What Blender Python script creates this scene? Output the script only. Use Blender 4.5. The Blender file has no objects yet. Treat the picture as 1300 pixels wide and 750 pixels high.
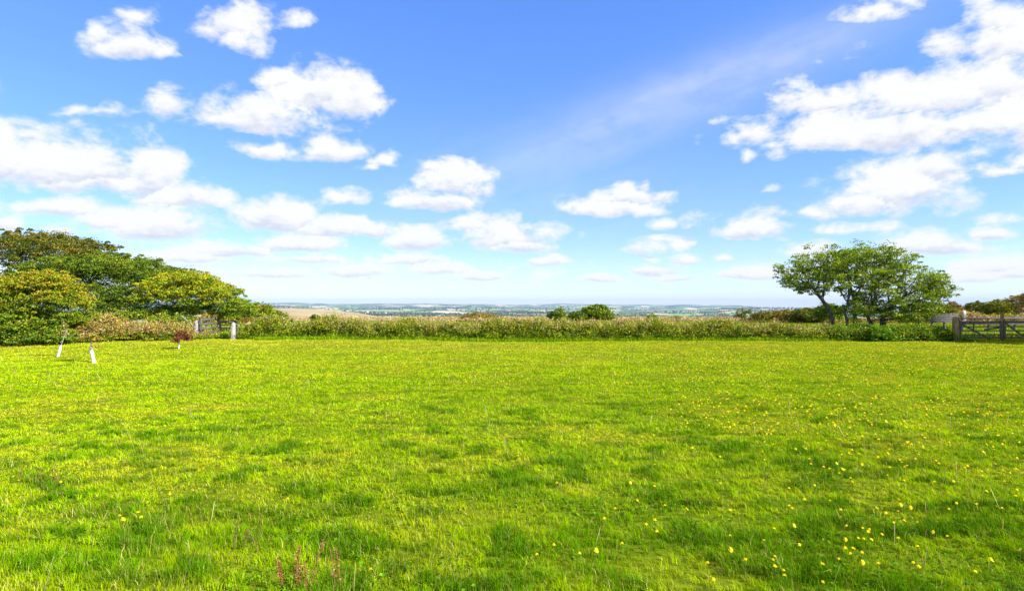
import bpy, math
import numpy as np
from mathutils import Vector

# ------------------------------------------------------------------ camera, sky, sun, exposure
scene = bpy.context.scene
COL = scene.collection
EYE = 1.72
F = 722.0
PITCH = math.atan(12.0 / F)
cam_d = bpy.data.cameras.new("camera")
cam_d.sensor_width = 36.0
cam_d.lens = 36.0 * F / 1300.0
cam_d.clip_start = 0.05
cam_d.clip_end = 120000.0
cam = bpy.data.objects.new("camera", cam_d)
COL.objects.link(cam)
cam.location = (0, 0, EYE)
cam.rotation_euler = (math.pi / 2 + PITCH, 0, 0)
scene.camera = cam

SUN_AZ = math.radians(116)     # clockwise from +Y (the view direction)
SUN_EL = math.radians(35)
world = bpy.data.worlds.new("World")
scene.world = world
world.use_nodes = True
wn, wl = world.node_tree.nodes, world.node_tree.links
wn.clear()
wo = wn.new("ShaderNodeOutputWorld")
bg = wn.new("ShaderNodeBackground")
sky = wn.new("ShaderNodeTexSky")
sky.sky_type = 'NISHITA'
sky.sun_disc = False
sky.sun_elevation = SUN_EL
sky.sun_rotation = SUN_AZ
sky.altitude = 100
sky.air_density = 1.0
sky.dust_density = 0.0
sky.ozone_density = 3.5
hs = wn.new("ShaderNodeHueSaturation")
hs.inputs['Saturation'].default_value = 1.62
hs.inputs['Hue'].default_value = 0.503
gm = wn.new("ShaderNodeGamma"); gm.inputs[1].default_value = 0.62
wl.new(sky.outputs[0], gm.inputs[0])
wl.new(gm.outputs[0], hs.inputs['Color'])
tn = wn.new("ShaderNodeMix"); tn.data_type = 'RGBA'; tn.blend_type = 'MULTIPLY'; tn.inputs[0].default_value = 1.0
tcw = wn.new("ShaderNodeTexCoord"); sxw = wn.new("ShaderNodeSeparateXYZ")
wl.new(tcw.outputs['Generated'], sxw.inputs[0])
crw = wn.new("ShaderNodeValToRGB")
crw.color_ramp.elements[0].position = 0.0; crw.color_ramp.elements[0].color = (1.42 / 2.2, 1.58 / 2.2, 2.0 / 2.2, 1)
crw.color_ramp.elements[1].position = 0.42; crw.color_ramp.elements[1].color = (2.15 / 2.2, 1.62 / 2.2, 2.12 / 2.2, 1)
wl.new(sxw.outputs[2], crw.inputs[0])
mw = wn.new("ShaderNodeVectorMath"); mw.operation = 'SCALE'; mw.inputs[3].default_value = 2.2
wl.new(crw.outputs[0], mw.inputs[0]); wl.new(mw.outputs[0], tn.inputs[7])
wl.new(hs.outputs[0], tn.inputs[6])
wl.new(tn.outputs[2], bg.inputs[0])
bg.inputs[1].default_value = 0.091
wl.new(bg.outputs[0], wo.inputs[0])

sd = bpy.data.lights.new("sun", 'SUN')
sd.energy = 5.0
sd.angle = math.radians(0.5)
sd.color = (1.0, 0.95, 0.86)
so = bpy.data.objects.new("sun", sd)
COL.objects.link(so)
tosun = Vector((math.sin(SUN_AZ) * math.cos(SUN_EL), math.cos(SUN_AZ) * math.cos(SUN_EL), math.sin(SUN_EL)))
so.rotation_euler = tosun.to_track_quat('Z', 'Y').to_euler()
so.location = (30, -20, 40)

vs = scene.view_settings
vs.view_transform = 'Standard'
vs.look = 'None'
vs.exposure = 1.3
vs.gamma = 1.0
vs.use_curve_mapping = False
scene.cycles.max_bounces = 6
scene.cycles.diffuse_bounces = 3
scene.cycles.transmission_bounces = 4
scene.cycles.transparent_max_bounces = 8
scene.cycles.volume_bounces = 0
CLOUD_WHITE = 1.03 / 2 ** 1.3

# ------------------------------------------------------------------ helpers
def tag(o, label=None, cat=None, group=None, kind=None):
    if label: o["label"] = label
    if cat: o["category"] = cat
    if group: o["group"] = group
    if kind: o["kind"] = kind
    return o

def empty(name, loc, label, cat, group=None):
    o = bpy.data.objects.new(name, None)
    o.empty_display_size = 0.3
    COL.objects.link(o)
    o.location = loc
    tag(o, label, cat, group)
    return o

def build(name, V, Fc, mats, parent=None, cols=None, base=None, smooth=False, attrs=None, midx=None):
    """one mesh object from arrays; V in world space, stored relative to its parent / base point"""
    V = np.asarray(V, dtype=np.float32)
    Fc = np.asarray(Fc, dtype=np.int32)
    if parent is not None: off = np.array(parent.location, dtype=np.float32)
    elif base is not None: off = np.array(base, dtype=np.float32)
    else: off = np.zeros(3, dtype=np.float32)
    m = bpy.data.meshes.new(name)
    n, k = Fc.shape
    m.vertices.add(len(V)); m.vertices.foreach_set("co", (V - off).ravel())
    m.loops.add(n * k); m.loops.foreach_set("vertex_index", Fc.ravel())
    m.polygons.add(n); m.polygons.foreach_set("loop_start", np.arange(0, n * k, k, dtype=np.int32))
    m.polygons.foreach_set("loop_total", np.full(n, k, dtype=np.int32))
    if not isinstance(mats, (list, tuple)): mats = [mats]
    for mt in mats: m.materials.append(mt)
    if midx is not None: m.polygons.foreach_set("material_index", np.asarray(midx, dtype=np.int32))
    if cols is not None:
        a = m.attributes.new("Col", 'FLOAT_COLOR', 'POINT')
        c4 = np.ones((len(V), 4), dtype=np.float32); c4[:, :3] = cols
        a.data.foreach_set("color", c4.ravel())
    for nm, arr in (attrs or {}).items():
        a = m.attributes.new(nm, 'FLOAT', 'POINT')
        a.data.foreach_set("value", np.asarray(arr, dtype=np.float32))
    m.update(calc_edges=True)
    if smooth: m.polygons.foreach_set("use_smooth", np.ones(n, dtype=bool))
    o = bpy.data.objects.new(name, m)
    COL.objects.link(o)
    if parent is not None: o.parent = parent
    elif base is not None: o.location = base
    return o

def clone(src, loc, label=None, rotz=0.0, scale=1.0):
    c = src.copy(); COL.objects.link(c)
    c.location = loc; c.rotation_euler = (0, 0, rotz); c.scale = (scale,) * 3
    if label: c["label"] = label
    for ch in src.children:
        d = ch.copy(); COL.objects.link(d); d.parent = c
    return c

def at(px, py, Y):
    x = (px - 650.0) / F; y = (375.0 - py) / F
    wy = math.cos(PITCH) - y * math.sin(PITCH)
    wz = math.sin(PITCH) + y * math.cos(PITCH)
    return np.array([x / wy * Y, Y, EYE + wz / wy * Y])

def hash2(ix, iy, s):
    h = (ix.astype(np.int64) * 374761393 + iy.astype(np.int64) * 668265263 + s * 982451653) & 0x7fffffff
    h = ((h ^ (h >> 13)) * 1274126177) & 0x7fffffff
    h = h ^ (h >> 16)
    return (h & 0xffffff) / float(0xffffff)

def vnoise(x, y, s=0):
    x = np.asarray(x, dtype=np.float64); y = np.asarray(y, dtype=np.float64)
    ix = np.floor(x); iy = np.floor(y); fx = x - ix; fy = y - iy
    fx = fx * fx * (3 - 2 * fx); fy = fy * fy * (3 - 2 * fy)
    a = hash2(ix, iy, s); b = hash2(ix + 1, iy, s); c = hash2(ix, iy + 1, s); d = hash2(ix + 1, iy + 1, s)
    return (a + (b - a) * fx) * (1 - fy) + (c + (d - c) * fx) * fy

def fbm(x, y, s=0, o=4):
    t = 0; a = 0.5; n = 0
    for i in range(o):
        t = t + a * vnoise(x * 2 ** i + 17.3 * i, y * 2 ** i - 9.1 * i, s + i); n += a; a *= 0.5
    return t / n

def sstep(a, b, x):
    t = np.clip((x - a) / (b - a), 0, 1)
    return t * t * (3 - 2 * t)

# ------------------------------------------------------------------ materials
def newmat(name):
    m = bpy.data.materials.new(name); m.use_nodes = True
    m.node_tree.nodes.clear()
    return m, m.node_tree.nodes, m.node_tree.links

def leaf_material(name, transl=0.35, gloss=0.04, rough=0.45):
    m, n, l = newmat(name)
    out = n.new("ShaderNodeOutputMaterial")
    at_ = n.new("ShaderNodeAttribute"); at_.attribute_name = "Col"
    d = n.new("ShaderNodeBsdfDiffuse"); t = n.new("ShaderNodeBsdfTranslucent")
    mul = n.new("ShaderNodeMix"); mul.data_type = 'RGBA'; mul.blend_type = 'MULTIPLY'; mul.inputs[0].default_value = 1
    mul.inputs[7].default_value = (1.3, 1.2, 0.55, 1)
    l.new(at_.outputs['Color'], mul.inputs[6])
    l.new(at_.outputs['Color'], d.inputs[0]); l.new(mul.outputs[2], t.inputs[0])
    mx = n.new("ShaderNodeMixShader"); mx.inputs[0].default_value = transl
    l.new(d.outputs[0], mx.inputs[1]); l.new(t.outputs[0], mx.inputs[2])
    g = n.new("ShaderNodeBsdfGlossy"); g.inputs['Roughness'].default_value = rough
    g.inputs[0].default_value = (1, 1, 1, 1)
    m2 = n.new("ShaderNodeMixShader"); m2.inputs[0].default_value = gloss
    l.new(mx.outputs[0], m2.inputs[1]); l.new(g.outputs[0], m2.inputs[2])
    l.new(m2.outputs[0], out.inputs[0])
    return m

def rough_material(name, c1, c2, scale=8.0, detail=6, bump=0.4, rough=0.85, stretch=(1, 1, 1), c3=None):
    m, n, l = newmat(name)
    out = n.new("ShaderNodeOutputMaterial"); p = n.new("ShaderNodeBsdfPrincipled")
    p.inputs['Roughness'].default_value = rough
    tc = n.new("ShaderNodeTexCoord"); mp = n.new("ShaderNodeMapping"); mp.inputs['Scale'].default_value = stretch
    no = n.new("ShaderNodeTexNoise"); no.inputs['Scale'].default_value = scale; no.inputs['Detail'].default_value = detail
    r = n.new("ShaderNodeValToRGB")
    r.color_ramp.elements[0].position = 0.35; r.color_ramp.elements[0].color = (*c1, 1)
    r.color_ramp.elements[1].position = 0.65; r.color_ramp.elements[1].color = (*c2, 1)
    if c3:
        e = r.color_ramp.elements.new(0.5); e.color = (*c3, 1)
    l.new(tc.outputs['Object'], mp.inputs[0]); l.new(mp.outputs[0], no.inputs['Vector'])
    l.new(no.outputs[0], r.inputs[0]); l.new(r.outputs[0], p.inputs['Base Color'])
    b = n.new("ShaderNodeBump"); b.inputs['Strength'].default_value = bump; b.inputs['Distance'].default_value = 0.02
    l.new(no.outputs[0], b.inputs['Height']); l.new(b.outputs[0], p.inputs['Normal'])
    l.new(p.outputs[0], out.inputs[0])
    return m

M_grass = leaf_material("grass_blade", 0.28, 0.0, 0.5)
M_leaf = leaf_material("leaf", 0.20, 0.012, 0.45)
M_flower = leaf_material("petal", 0.3, 0.02)
M_far = leaf_material("far_foliage", 0.0, 0.0)
M_bark = rough_material("bark", (0.035, 0.03, 0.024), (0.11, 0.095, 0.075), 14, 6, 0.8, 0.9, (1, 1, 0.3))
M_palebark = rough_material("pale_bark", (0.12, 0.10, 0.075), (0.34, 0.31, 0.25), 14, 6, 0.8, 0.9, (1, 1, 0.3))
M_granite = rough_material("granite", (0.17, 0.15, 0.13), (0.46, 0.41, 0.37), 16, 8, 0.7, 0.9, (1, 1, 1), (0.36, 0.31, 0.29))
M_whitestone = rough_material("white_stone", (0.55, 0.54, 0.52), (0.82, 0.81, 0.78), 16, 8, 0.5, 0.9)
M_wood = rough_material("weathered_timber", (0.055, 0.042, 0.026), (0.17, 0.13, 0.08), 10, 8, 0.5, 0.85, (1, 1, 1))
M_postwood = rough_material("post_timber", (0.13, 0.08, 0.03), (0.34, 0.23, 0.08), 10, 8, 0.5, 0.85, (3, 3, 0.4))
M_hurdle = rough_material("pale_hurdle_wood", (0.30, 0.25, 0.18), (0.52, 0.45, 0.34), 10, 8, 0.4, 0.85)
M_greywood = rough_material("grey_timber", (0.045, 0.045, 0.05), (0.13, 0.125, 0.13), 10, 8, 0.4, 0.85)
M_darkwood = rough_material("dark_timber", (0.045, 0.045, 0.04), (0.12, 0.11, 0.09), 10, 8, 0.4, 0.85)
M_guard = rough_material("white_guard", (0.42, 0.42, 0.37), (0.78, 0.77, 0.72), 9, 5, 0.2, 0.6)
M_wall = rough_material("white_render", (0.66, 0.64, 0.60), (0.80, 0.78, 0.74), 2, 3, 0.1, 0.8)
M_roof = rough_material("slate_roof", (0.16, 0.16, 0.17), (0.30, 0.28, 0.27), 2, 3, 0.1, 0.7)
M_steel = rough_material("galvanised_metal", (0.22, 0.22, 0.22), (0.40, 0.40, 0.40), 20, 3, 0.1, 0.5)

# ------------------------------------------------------------------ terrain
def prof(r, pts):
    rs, zs = zip(*pts)
    return np.interp(r, rs, zs)

def terrain(x, y):
    x = np.asarray(x, dtype=np.float64); y = np.asarray(y, dtype=np.float64)
    r = np.hypot(x, y)
    th = np.arctan2(x, np.maximum(y, 1e-6) if False else y)      # 0 = view direction
    side = np.clip(th / 0.73, -1, 1)                             # -1 left .. 1 right
    z = (fbm(x * 0.16, y * 0.16, 3, 3) - 0.5) * 0.16 * sstep(60, 30, r)
    z = z + (vnoise(x * 1.3, y * 1.3, 8) - 0.5) * 0.035 * sstep(50, 30, r)
    z = z - 0.0 * r
    base = prof(r, [(0, 0), (66, 0), (110, -1.2), (250, -14), (600, -48), (1500, -92), (2500, -104), (4000, -104), (6000, -106),
                    (9000, -100), (12500, -80), (16000, -30), (18500, 10), (21000, -40), (26000, -220)])
    # ground to the left carries on as a tan hillside
    bump = 13.2 * np.exp(-(((x + 88) / 62.0) ** 2 + ((y - 262) / 80.0) ** 2) * 0.9)
    bump = bump + 8.0 * np.exp(-(((x + 165) / 70.0) ** 2 + ((y - 250) / 80.0) ** 2))
    amp = prof(r, [(0, 0), (900, 0), (2200, 40), (5000, 70), (9000, 85), (15000, 110), (19000, 110), (25000, 60)])
    hills = (fbm(x / 2600.0 + 5.2, y / 1900.0 + 1.7, 21, 5) - 0.48) * 2.0 * amp
    tilt = -side * prof(r, [(0, 0), (3000, 0), (9000, 25), (16000, 70), (19000, 85), (26000, 60)])
    z = z + base + bump + hills + tilt * (np.cos(th) > -0.2)
    return z

def build_ground():
    thf = np.radians(np.arange(-56, 56.001, 0.16))
    thb = np.radians(np.arange(58, 303, 2.5))
    th = np.concatenate([thf, thb])
    rr = np.concatenate([np.arange(0.4, 8, 0.25), np.arange(8, 40, 0.6), 40 * (25500 / 40.0) ** (np.linspace(0, 1, 330))])
    T, R = np.meshgrid(th, rr)
    X = R * np.sin(T); Y = R * np.cos(T)
    Z = terrain(X, Y)
    nr, nt = X.shape
    V = np.stack([X.ravel(), Y.ravel(), Z.ravel()], 1)
    V = np.vstack([V, [[0, 0, float(terrain(0, 0.01))]]])
    i = np.arange(nr - 1)[:, None] * nt; j = np.arange(nt)[None, :]; j2 = (j + 1) % nt
    Q = np.stack([(i + j), (i + j2), (i + nt + j2), (i + nt + j)], -1).reshape(-1, 4)
    c = len(V) - 1
    jj = np.arange(nt)
    cap = np.stack([np.full(nt, c), jj, (jj + 1) % nt, np.full(nt, c)], 1)
    # zones
    r = np.hypot(V[:, 0], V[:, 1])
    heath = sstep(62, 74, r + 8 * (fbm(V[:, 0] * .05, V[:, 1] * .05, 5) - .5)) * sstep(1100, 700, r)
    far = sstep(420, 700, r + 150 * (fbm(V[:, 0] * .004, V[:, 1] * .004, 9) - .5))
    # caps as triangles -> degenerate quads avoided: build separately
    m = build("ground", V, Q[:, ::-1], M_ground, attrs={"heath": heath, "far": far}, smooth=True)
    import bmesh
    bm = bmesh.new(); bm.from_mesh(m.data); bm.verts.ensure_lookup_table()
    for a in range(nt):
        try: bm.faces.new((bm.verts[c], bm.verts[(a + 1) % nt], bm.verts[a]))
        except ValueError: pass
    bm.to_mesh(m.data); bm.free()
    tag(m, kind="structure")
    return m

def ground_material():
    m, n, l = newmat("ground")
    out = n.new("ShaderNodeOutputMaterial"); d = n.new("ShaderNodeBsdfDiffuse")
    geo = n.new("ShaderNodeNewGeometry")
    def noise(scale, det=4, vec=None):
        k = n.new("ShaderNodeTexNoise"); k.inputs['Scale'].default_value = scale; k.inputs['Detail'].default_value = det
        l.new(vec or geo.outputs['Position'], k.inputs['Vector']); return k.outputs[0]
    def ramp(src, stops, interp='LINEAR'):
        r = n.new("ShaderNodeValToRGB"); cr = r.color_ramp; cr.interpolation = interp
        while len(cr.elements) < len(stops): cr.elements.new(0.5)
        for e, (p, c) in zip(cr.elements, stops): e.position = p; e.color = (*c, 1)
        l.new(src, r.inputs[0]); return r.outputs[0]
    def mix(f, a, b, bt='MIX'):
        k = n.new("ShaderNodeMix"); k.data_type = 'RGBA'; k.blend_type = bt
        if isinstance(f, float): k.inputs[0].default_value = f
        else: l.new(f, k.inputs[0])
        for s, v in ((6, a), (7, b)):
            if isinstance(v, tuple): k.inputs[s].default_value = (*v, 1)
            else: l.new(v, k.inputs[s])
        return k.outputs[2]
    def attr(nm):
        a = n.new("ShaderNodeAttribute"); a.attribute_name = nm; return a.outputs['Fac']
    g1 = ramp(noise(0.35, 5), [(0.35, (0.14, 0.22, 0.004)), (0.65, (0.28, 0.30, 0.008))])
    g2 = ramp(noise(14, 5), [(0.3, (0.03, 0.045, 0.006)), (0.7, (0.10, 0.15, 0.01))])
    near = mix(0.72, g1, g2)
    heath = ramp(noise(0.05, 6), [(0.35, (0.26, 0.21, 0.12)), (0.5, (0.33, 0.26, 0.17)), (0.68, (0.20, 0.20, 0.08))])
    c = mix(attr("heath"), near, heath)
    # far patchwork of fields
    sc = n.new("ShaderNodeVectorMath"); sc.operation = 'MULTIPLY'; sc.inputs[1].default_value = (1, 1, 0)
    l.new(geo.outputs['Position'], sc.inputs[0])
    wn_ = n.new("ShaderNodeTexNoise"); wn_.inputs['Scale'].default_value = 0.002
    l.new(sc.outputs[0], wn_.inputs['Vector'])
    wm = n.new("ShaderNodeVectorMath"); wm.operation = 'MULTIPLY_ADD'
    wm.inputs[1].default_value = (320, 320, 0); l.new(wn_.outputs['Color'], wm.inputs[0]); l.new(sc.outputs[0], wm.inputs[2])
    def voro(feature):
        v = n.new("ShaderNodeTexVoronoi"); v.feature = feature; v.voronoi_dimensions = '2D'
        v.inputs['Scale'].default_value = 1 / 330.0
        l.new(wm.outputs[0], v.inputs['Vector']); return v
    v1 = voro('F1'); v2 = voro('DISTANCE_TO_EDGE')
    sep = n.new("ShaderNodeSeparateColor"); l.new(v1.outputs['Color'], sep.inputs[0])
    fields = ramp(sep.outputs[0], [(0.0, (0.10, 0.20, 0.045)), (0.22, (0.17, 0.27, 0.07)), (0.40, (0.26, 0.32, 0.12)),
                                   (0.55, (0.44, 0.38, 0.21)), (0.68, (0.12, 0.22, 0.05)), (0.80, (0.50, 0.42, 0.28)),
                                   (0.90, (0.06, 0.10, 0.035))], 'CONSTANT')
    fields = mix(ramp(noise(0.0011, 3), [(0.54, (0, 0, 0)), (0.60, (1, 1, 1))]), fields, (0.035, 0.055, 0.025))
    edge = ramp(v2.outputs['Distance'], [(0.02, (0, 0, 0)), (0.05, (1, 1, 1))])
    fields = mix(edge, (0.035, 0.055, 0.02), fields)
    c = mix(attr("far"), c, fields)
    l.new(c, d.inputs[0])
    b = n.new("ShaderNodeBump"); b.inputs['Strength'].default_value = 0.6; b.inputs['Distance'].default_value = 0.03
    l.new(noise(9, 6), b.inputs['Height']); l.new(b.outputs[0], d.inputs['Normal'])
    l.new(d.outputs[0], out.inputs[0])
    return m
M_ground = ground_material()
ground = build_ground()

def gz(x, y): return float(terrain(x, y))

# ------------------------------------------------------------------ clouds: a shell 40 km away, outside the haze
def build_clouds():
    B = [  # photo x, y, rx, ry, strength
     (168,50,58,24,.95),(130,42,26,14,.8),(208,60,26,13,.8),(182,18,30,18,.6),(290,22,52,30,.75),(312,50,28,22,.7),(262,12,28,18,.6),(378,22,30,14,.55),
     (212,128,36,20,.85),(125,140,48,10,.45),(325,140,78,28,1),(400,112,72,34,1.05),(345,96,34,15,.9),(442,125,42,34,.95),(300,148,45,18,.9),
     (418,188,52,18,1),(335,188,46,10,.8),(490,203,26,10,.75),(470,215,20,5,.5),
     (-10,190,80,42,1.1),(90,205,118,38,1.15),(192,212,46,42,1.05),(232,248,62,16,1),(110,228,130,16,.9),(40,170,40,14,.9),
     (75,262,58,14,.95),(200,283,78,22,1.1),(140,280,70,14,.9),(8,285,24,10,.8),(80,292,30,8,.8),
     (352,272,60,21,1.1),(430,284,72,16,1.1),(475,290,34,13,1),(437,251,32,11,.75),
     (578,222,48,20,1),(560,252,58,14,1.1),(605,238,22,18,.8),(545,212,25,10,.7),
     (530,303,44,16,1.1),(645,296,66,22,1),(598,282,34,16,.8),(660,310,45,12,1),(525,328,45,9,.9),
     (378,308,68,14,1),(290,315,80,12,.95),(610,349,38,8,1),(450,342,60,9,.85),(340,345,80,8,.85),(240,322,60,12,.9),(690,331,36,8,.9),(560,340,45,9,.8),(395,328,70,8,.8),
     (775,262,66,13,1),(800,247,38,16,1),(770,248,22,12,.9),(835,250,26,9,.75),
     (760,352,28,6,.95),(842,284,20,9,.7),(812,312,30,11,.7),(832,341,46,9,1),(870,330,23,7,.9),(916,327,14,6,.85),(862,352,40,6,.8),
     (892,283,30,18,.55),(955,288,42,16,1.1),(985,268,36,12,.6),(948,346,52,9,.95),(1000,345,40,8,.8),
     (1120,158,150,30,1.1),(1060,165,80,26,1),(1040,122,70,24,.95),(1190,115,120,30,1),(1280,100,80,36,1),(1270,52,62,28,.9),(1262,15,50,30,.85),(1212,48,38,24,.7),
     (955,168,34,20,.75),(1240,152,120,20,1.1),(1000,118,46,16,.75),(952,198,12,8,.55),(985,190,20,12,.55),(1330,140,90,60,1),
     (1135,232,92,34,1),(1185,212,54,24,1),(1100,252,62,20,.9),(1035,266,46,12,.55),(1275,216,50,11,.85),(1320,205,50,20,.9),(1245,190,30,8,.5),
     (1030,315,36,11,.9),(1188,308,68,17,1.1),(1255,295,34,9,1),(1130,322,40,9,.8),(1262,336,62,12,.95),(1295,346,44,10,.9),(1235,350,60,8,.8),(1110,345,60,8,.7),(1060,330,45,9,.75),
     (1115,12,66,12,.5),(1150,4,40,12,.5),(-60,270,60,30,1),(-70,120,60,30,.8),(500,-60,80,30,.7),(1400,250,80,30,.9),(1400,330,90,16,.9),
    ]
    azf = np.radians(np.arange(-62, 62.001, 0.2)); azb = np.radians(np.arange(64, 297, 2.0))
    az = np.concatenate([azf, azb])
    el = np.radians(np.concatenate([np.arange(-1.0, 36, 0.2), np.arange(36, 90, 2.0)]))
    A, E = np.meshgrid(az, el)
    dx = np.cos(E) * np.sin(A); dy = np.cos(E) * np.cos(A); dz = np.sin(E)
    # photo-plane coordinates of the direction, for shaping the banks of cloud in front
    cz = dz * math.cos(PITCH) - dy * math.sin(PITCH); cy = dy * math.cos(PITCH) + dz * math.sin(PITCH)
    ok = cy > 0.25
    cyc = np.where(ok, cy, 1.0)
    px = 650 + F * dx / cyc; py = 375 - F * cz / cyc
    wx = (fbm(px / 42, py / 30, 40, 4) - .5) * 34; wy = (fbm(px / 42 + 9, py / 30 + 4, 50, 4) - .5) * 22
    sc_ = np.clip((387 - py) / 200, 0.25, 1)
    X = px + wx * sc_; Y = py + wy * sc_
    f = np.zeros_like(X); low = np.zeros_like(X)
    for (bx, by, rx, ry, s) in B:
        u = (X - bx) / (rx * 1.12); v = (by + ry * .35 - Y) / (ry * 1.45)
        v2 = np.where(v > 0, v, v * 1.9)
        g = s * np.clip(1.25 - np.sqrt(u * u + v2 * v2), 0, 1.2)
        low = np.where(g > f, np.clip(v, -1, 1), low)
        f = np.maximum(f, g)
    # thin streaks of high cloud
    ca, sa = math.cos(0.36), math.sin(0.36)
    s1 = ((px - 900) * ca - (py - 110) * sa) ; s2 = ((px - 900) * sa + (py - 110) * ca)
    cir = np.exp(-(s1 / 260) ** 2 - (s2 / 38) ** 2) * (0.5 + 0.9 * fbm(s1 / 120, s2 / 16, 60, 5)) * 0.36
    cir = cir + 0.16 * np.exp(-((px - 700) / 190) ** 2 - ((py - 235) / 60) ** 2) * fbm(s1 / 90, s2 / 14, 70, 5)
    # low bank close to the horizon
    el_d = np.degrees(E)
    bank = sstep(0.3, 2.2, el_d) * sstep(6.5, 3.0, el_d) * 0.5 * fbm(A * 14, E * 120, 80, 4)
    bank = np.where(ok, np.maximum(bank * (0.55 + 0.5 * (px < 720)) , 0), bank)
    f = np.maximum(f, bank)
    pf = vnoise(A * 17 + 3, E * 52 + 1, 301) * .6 + vnoise(A * 36, E * 95, 302) * .4
    puff = np.clip((pf - .53) * 4.0, 0, .72) * sstep(1.0, 2.4, el_d) * sstep(8.5, 5.0, el_d) * (.25 + .75 * sstep(640, 760, px))
    f = np.maximum(f, np.where(ok, puff, 0))
    puf2 = np.clip((fbm(A * 9 + 7, E * 22 + 5, 311, 3) - .60) * 3.2, 0, .5) * sstep(6, 9, el_d) * sstep(24, 14, el_d) * (px > 860)
    f = np.maximum(f, np.where(ok, puf2, 0))
    # scattered cloud for the rest of the sky
    gx = dx / (dz + 0.16); gy = dy / (dz + 0.16)
    gen = np.clip((fbm(gx * 1.3 + 4, gy * 1.3 + 2, 90, 4) - 0.50) * 4.5, 0, 1) * sstep(0.5, 3, el_d)
    w = np.where(ok, np.clip((np.maximum(np.maximum(-px - 60, px - 1400), -60 - py)) / 120.0, 0, 1), 1.0)
    f = f * (1 - w) + gen * w
    cir = np.where(ok, cir, 0) * (1 - w)
    cs = dx * tosun.x + dy * tosun.y + dz * tosun.z
    f = f * sstep(math.cos(math.radians(14)), math.cos(math.radians(24)), cs)      # open sky where the sun stands
    low = low * (1 - w)
    R = 40000.0
    nr, nt = A.shape
    V = np.stack([(dx * R).ravel(), (dy * R).ravel(), (dz * R).ravel()], 1)
    i = np.arange(nr - 1)[:, None] * nt; j = np.arange(nt)[None, :]; j2 = (j + 1) % nt
    Q = np.stack([(i + j), (i + j2), (i + nt + j2), (i + nt + j)], -1).reshape(-1, 4)
    m, n, l = newmat("cloud")
    out = n.new("ShaderNodeOutputMaterial")
    def attr(nm):
        a = n.new("ShaderNodeAttribute"); a.attribute_name = nm; return a.outputs['Fac']
    def math_(op, a, b=None, c=None, clamp=False):
        k = n.new("ShaderNodeMath"); k.operation = op; k.use_clamp = clamp
        for s, v in enumerate((a, b, c)):
            if v is None: continue
            if isinstance(v, (int, float)): k.inputs[s].default_value = v
            else: l.new(v, k.inputs[s])
        return k.outputs[0]
    geo = n.new("ShaderNodeNewGeometry")
    mp = n.new("ShaderNodeMapping"); mp.inputs['Scale'].default_value = (1 / R, 1 / R, 1.7 / R)
    l.new(geo.outputs['Position'], mp.inputs[0])
    no = n.new("ShaderNodeTexNoise"); no.inputs['Scale'].default_value = 17; no.inputs['Detail'].default_value = 8; no.inputs['Roughness'].default_value = 0.58
    no.inputs['Distortion'].default_value = 0.25
    l.new(mp.outputs[0], no.inputs['Vector'])
    nz = math_('SUBTRACT', no.outputs[0], 0.5)
    fld = attr("field")
    no2 = n.new("ShaderNodeTexNoise"); no2.inputs['Scale'].default_value = 60; no2.inputs['Detail'].default_value = 6; no2.inputs['Roughness'].default_value = 0.65
    l.new(mp.outputs[0], no2.inputs['Vector'])
    dens = math_('MULTIPLY_ADD', nz, 1.9, fld)
    dens = math_('MULTIPLY_ADD', math_('SUBTRACT', no2.outputs[0], 0.5), 0.55, dens)
    mr = n.new("ShaderNodeMapRange"); mr.interpolation_type = 'SMOOTHSTEP'
    mr.inputs['From Min'].default_value = 0.12; mr.inputs['From Max'].default_value = 0.78
    l.new(dens, mr.inputs['Value'])
    gate = n.new("ShaderNodeMapRange"); gate.inputs['From Min'].default_value = 0.0; gate.inputs['From Max'].default_value = 0.18
    l.new(fld, gate.inputs['Value'])
    a1 = math_('MULTIPLY', mr.outputs[0], gate.outputs[0])
    alpha = math_('MAXIMUM', a1, math_('MULTIPLY', attr("wisp"), math_('ADD', no.outputs[0], 0.45)), clamp=True)
    # shade painted into the cloud colour: undersides a little greyer where thick
    sh = math_('MULTIPLY', math_('SUBTRACT', 0.12, attr("lift")), mr.outputs[0])
    sh = math_('ADD', sh, math_('ADD', math_('MULTIPLY', nz, -1.3), math_('MULTIPLY', math_('SUBTRACT', no2.outputs[0], 0.5), -0.8)))
    mr2 = n.new("ShaderNodeMapRange"); mr2.interpolation_type = 'SMOOTHSTEP'
    mr2.inputs['From Min'].default_value = -0.05; mr2.inputs['From Max'].default_value = 0.62
    l.new(sh, mr2.inputs['Value'])
    cm = n.new("ShaderNodeMix"); cm.data_type = 'RGBA'; cm.inputs[6].default_value = (1, 1, 1.0, 1); cm.inputs[7].default_value = (0.66, 0.71, 0.82, 1)
    l.new(mr2.outputs[0], cm.inputs[0])
    e = n.new("ShaderNodeEmission"); e.inputs[1].default_value = CLOUD_WHITE
    l.new(cm.outputs[2], e.inputs[0])
    t = n.new("ShaderNodeBsdfTransparent"); mx = n.new("ShaderNodeMixShader")
    l.new(math_('MULTIPLY', alpha, 0.97), mx.inputs[0]); l.new(t.outputs[0], mx.inputs[1]); l.new(e.outputs[0], mx.inputs[2])
    l.new(mx.outputs[0], out.inputs[0])
    m.cycles.emission_sampling = 'NONE'
    o = build("clouds", V, Q, m, attrs={"field": f.ravel(), "lift": low.ravel(), "wisp": np.clip(cir, 0, 1).ravel()}, smooth=True)
    tag(o, kind="structure")
build_clouds()

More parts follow.
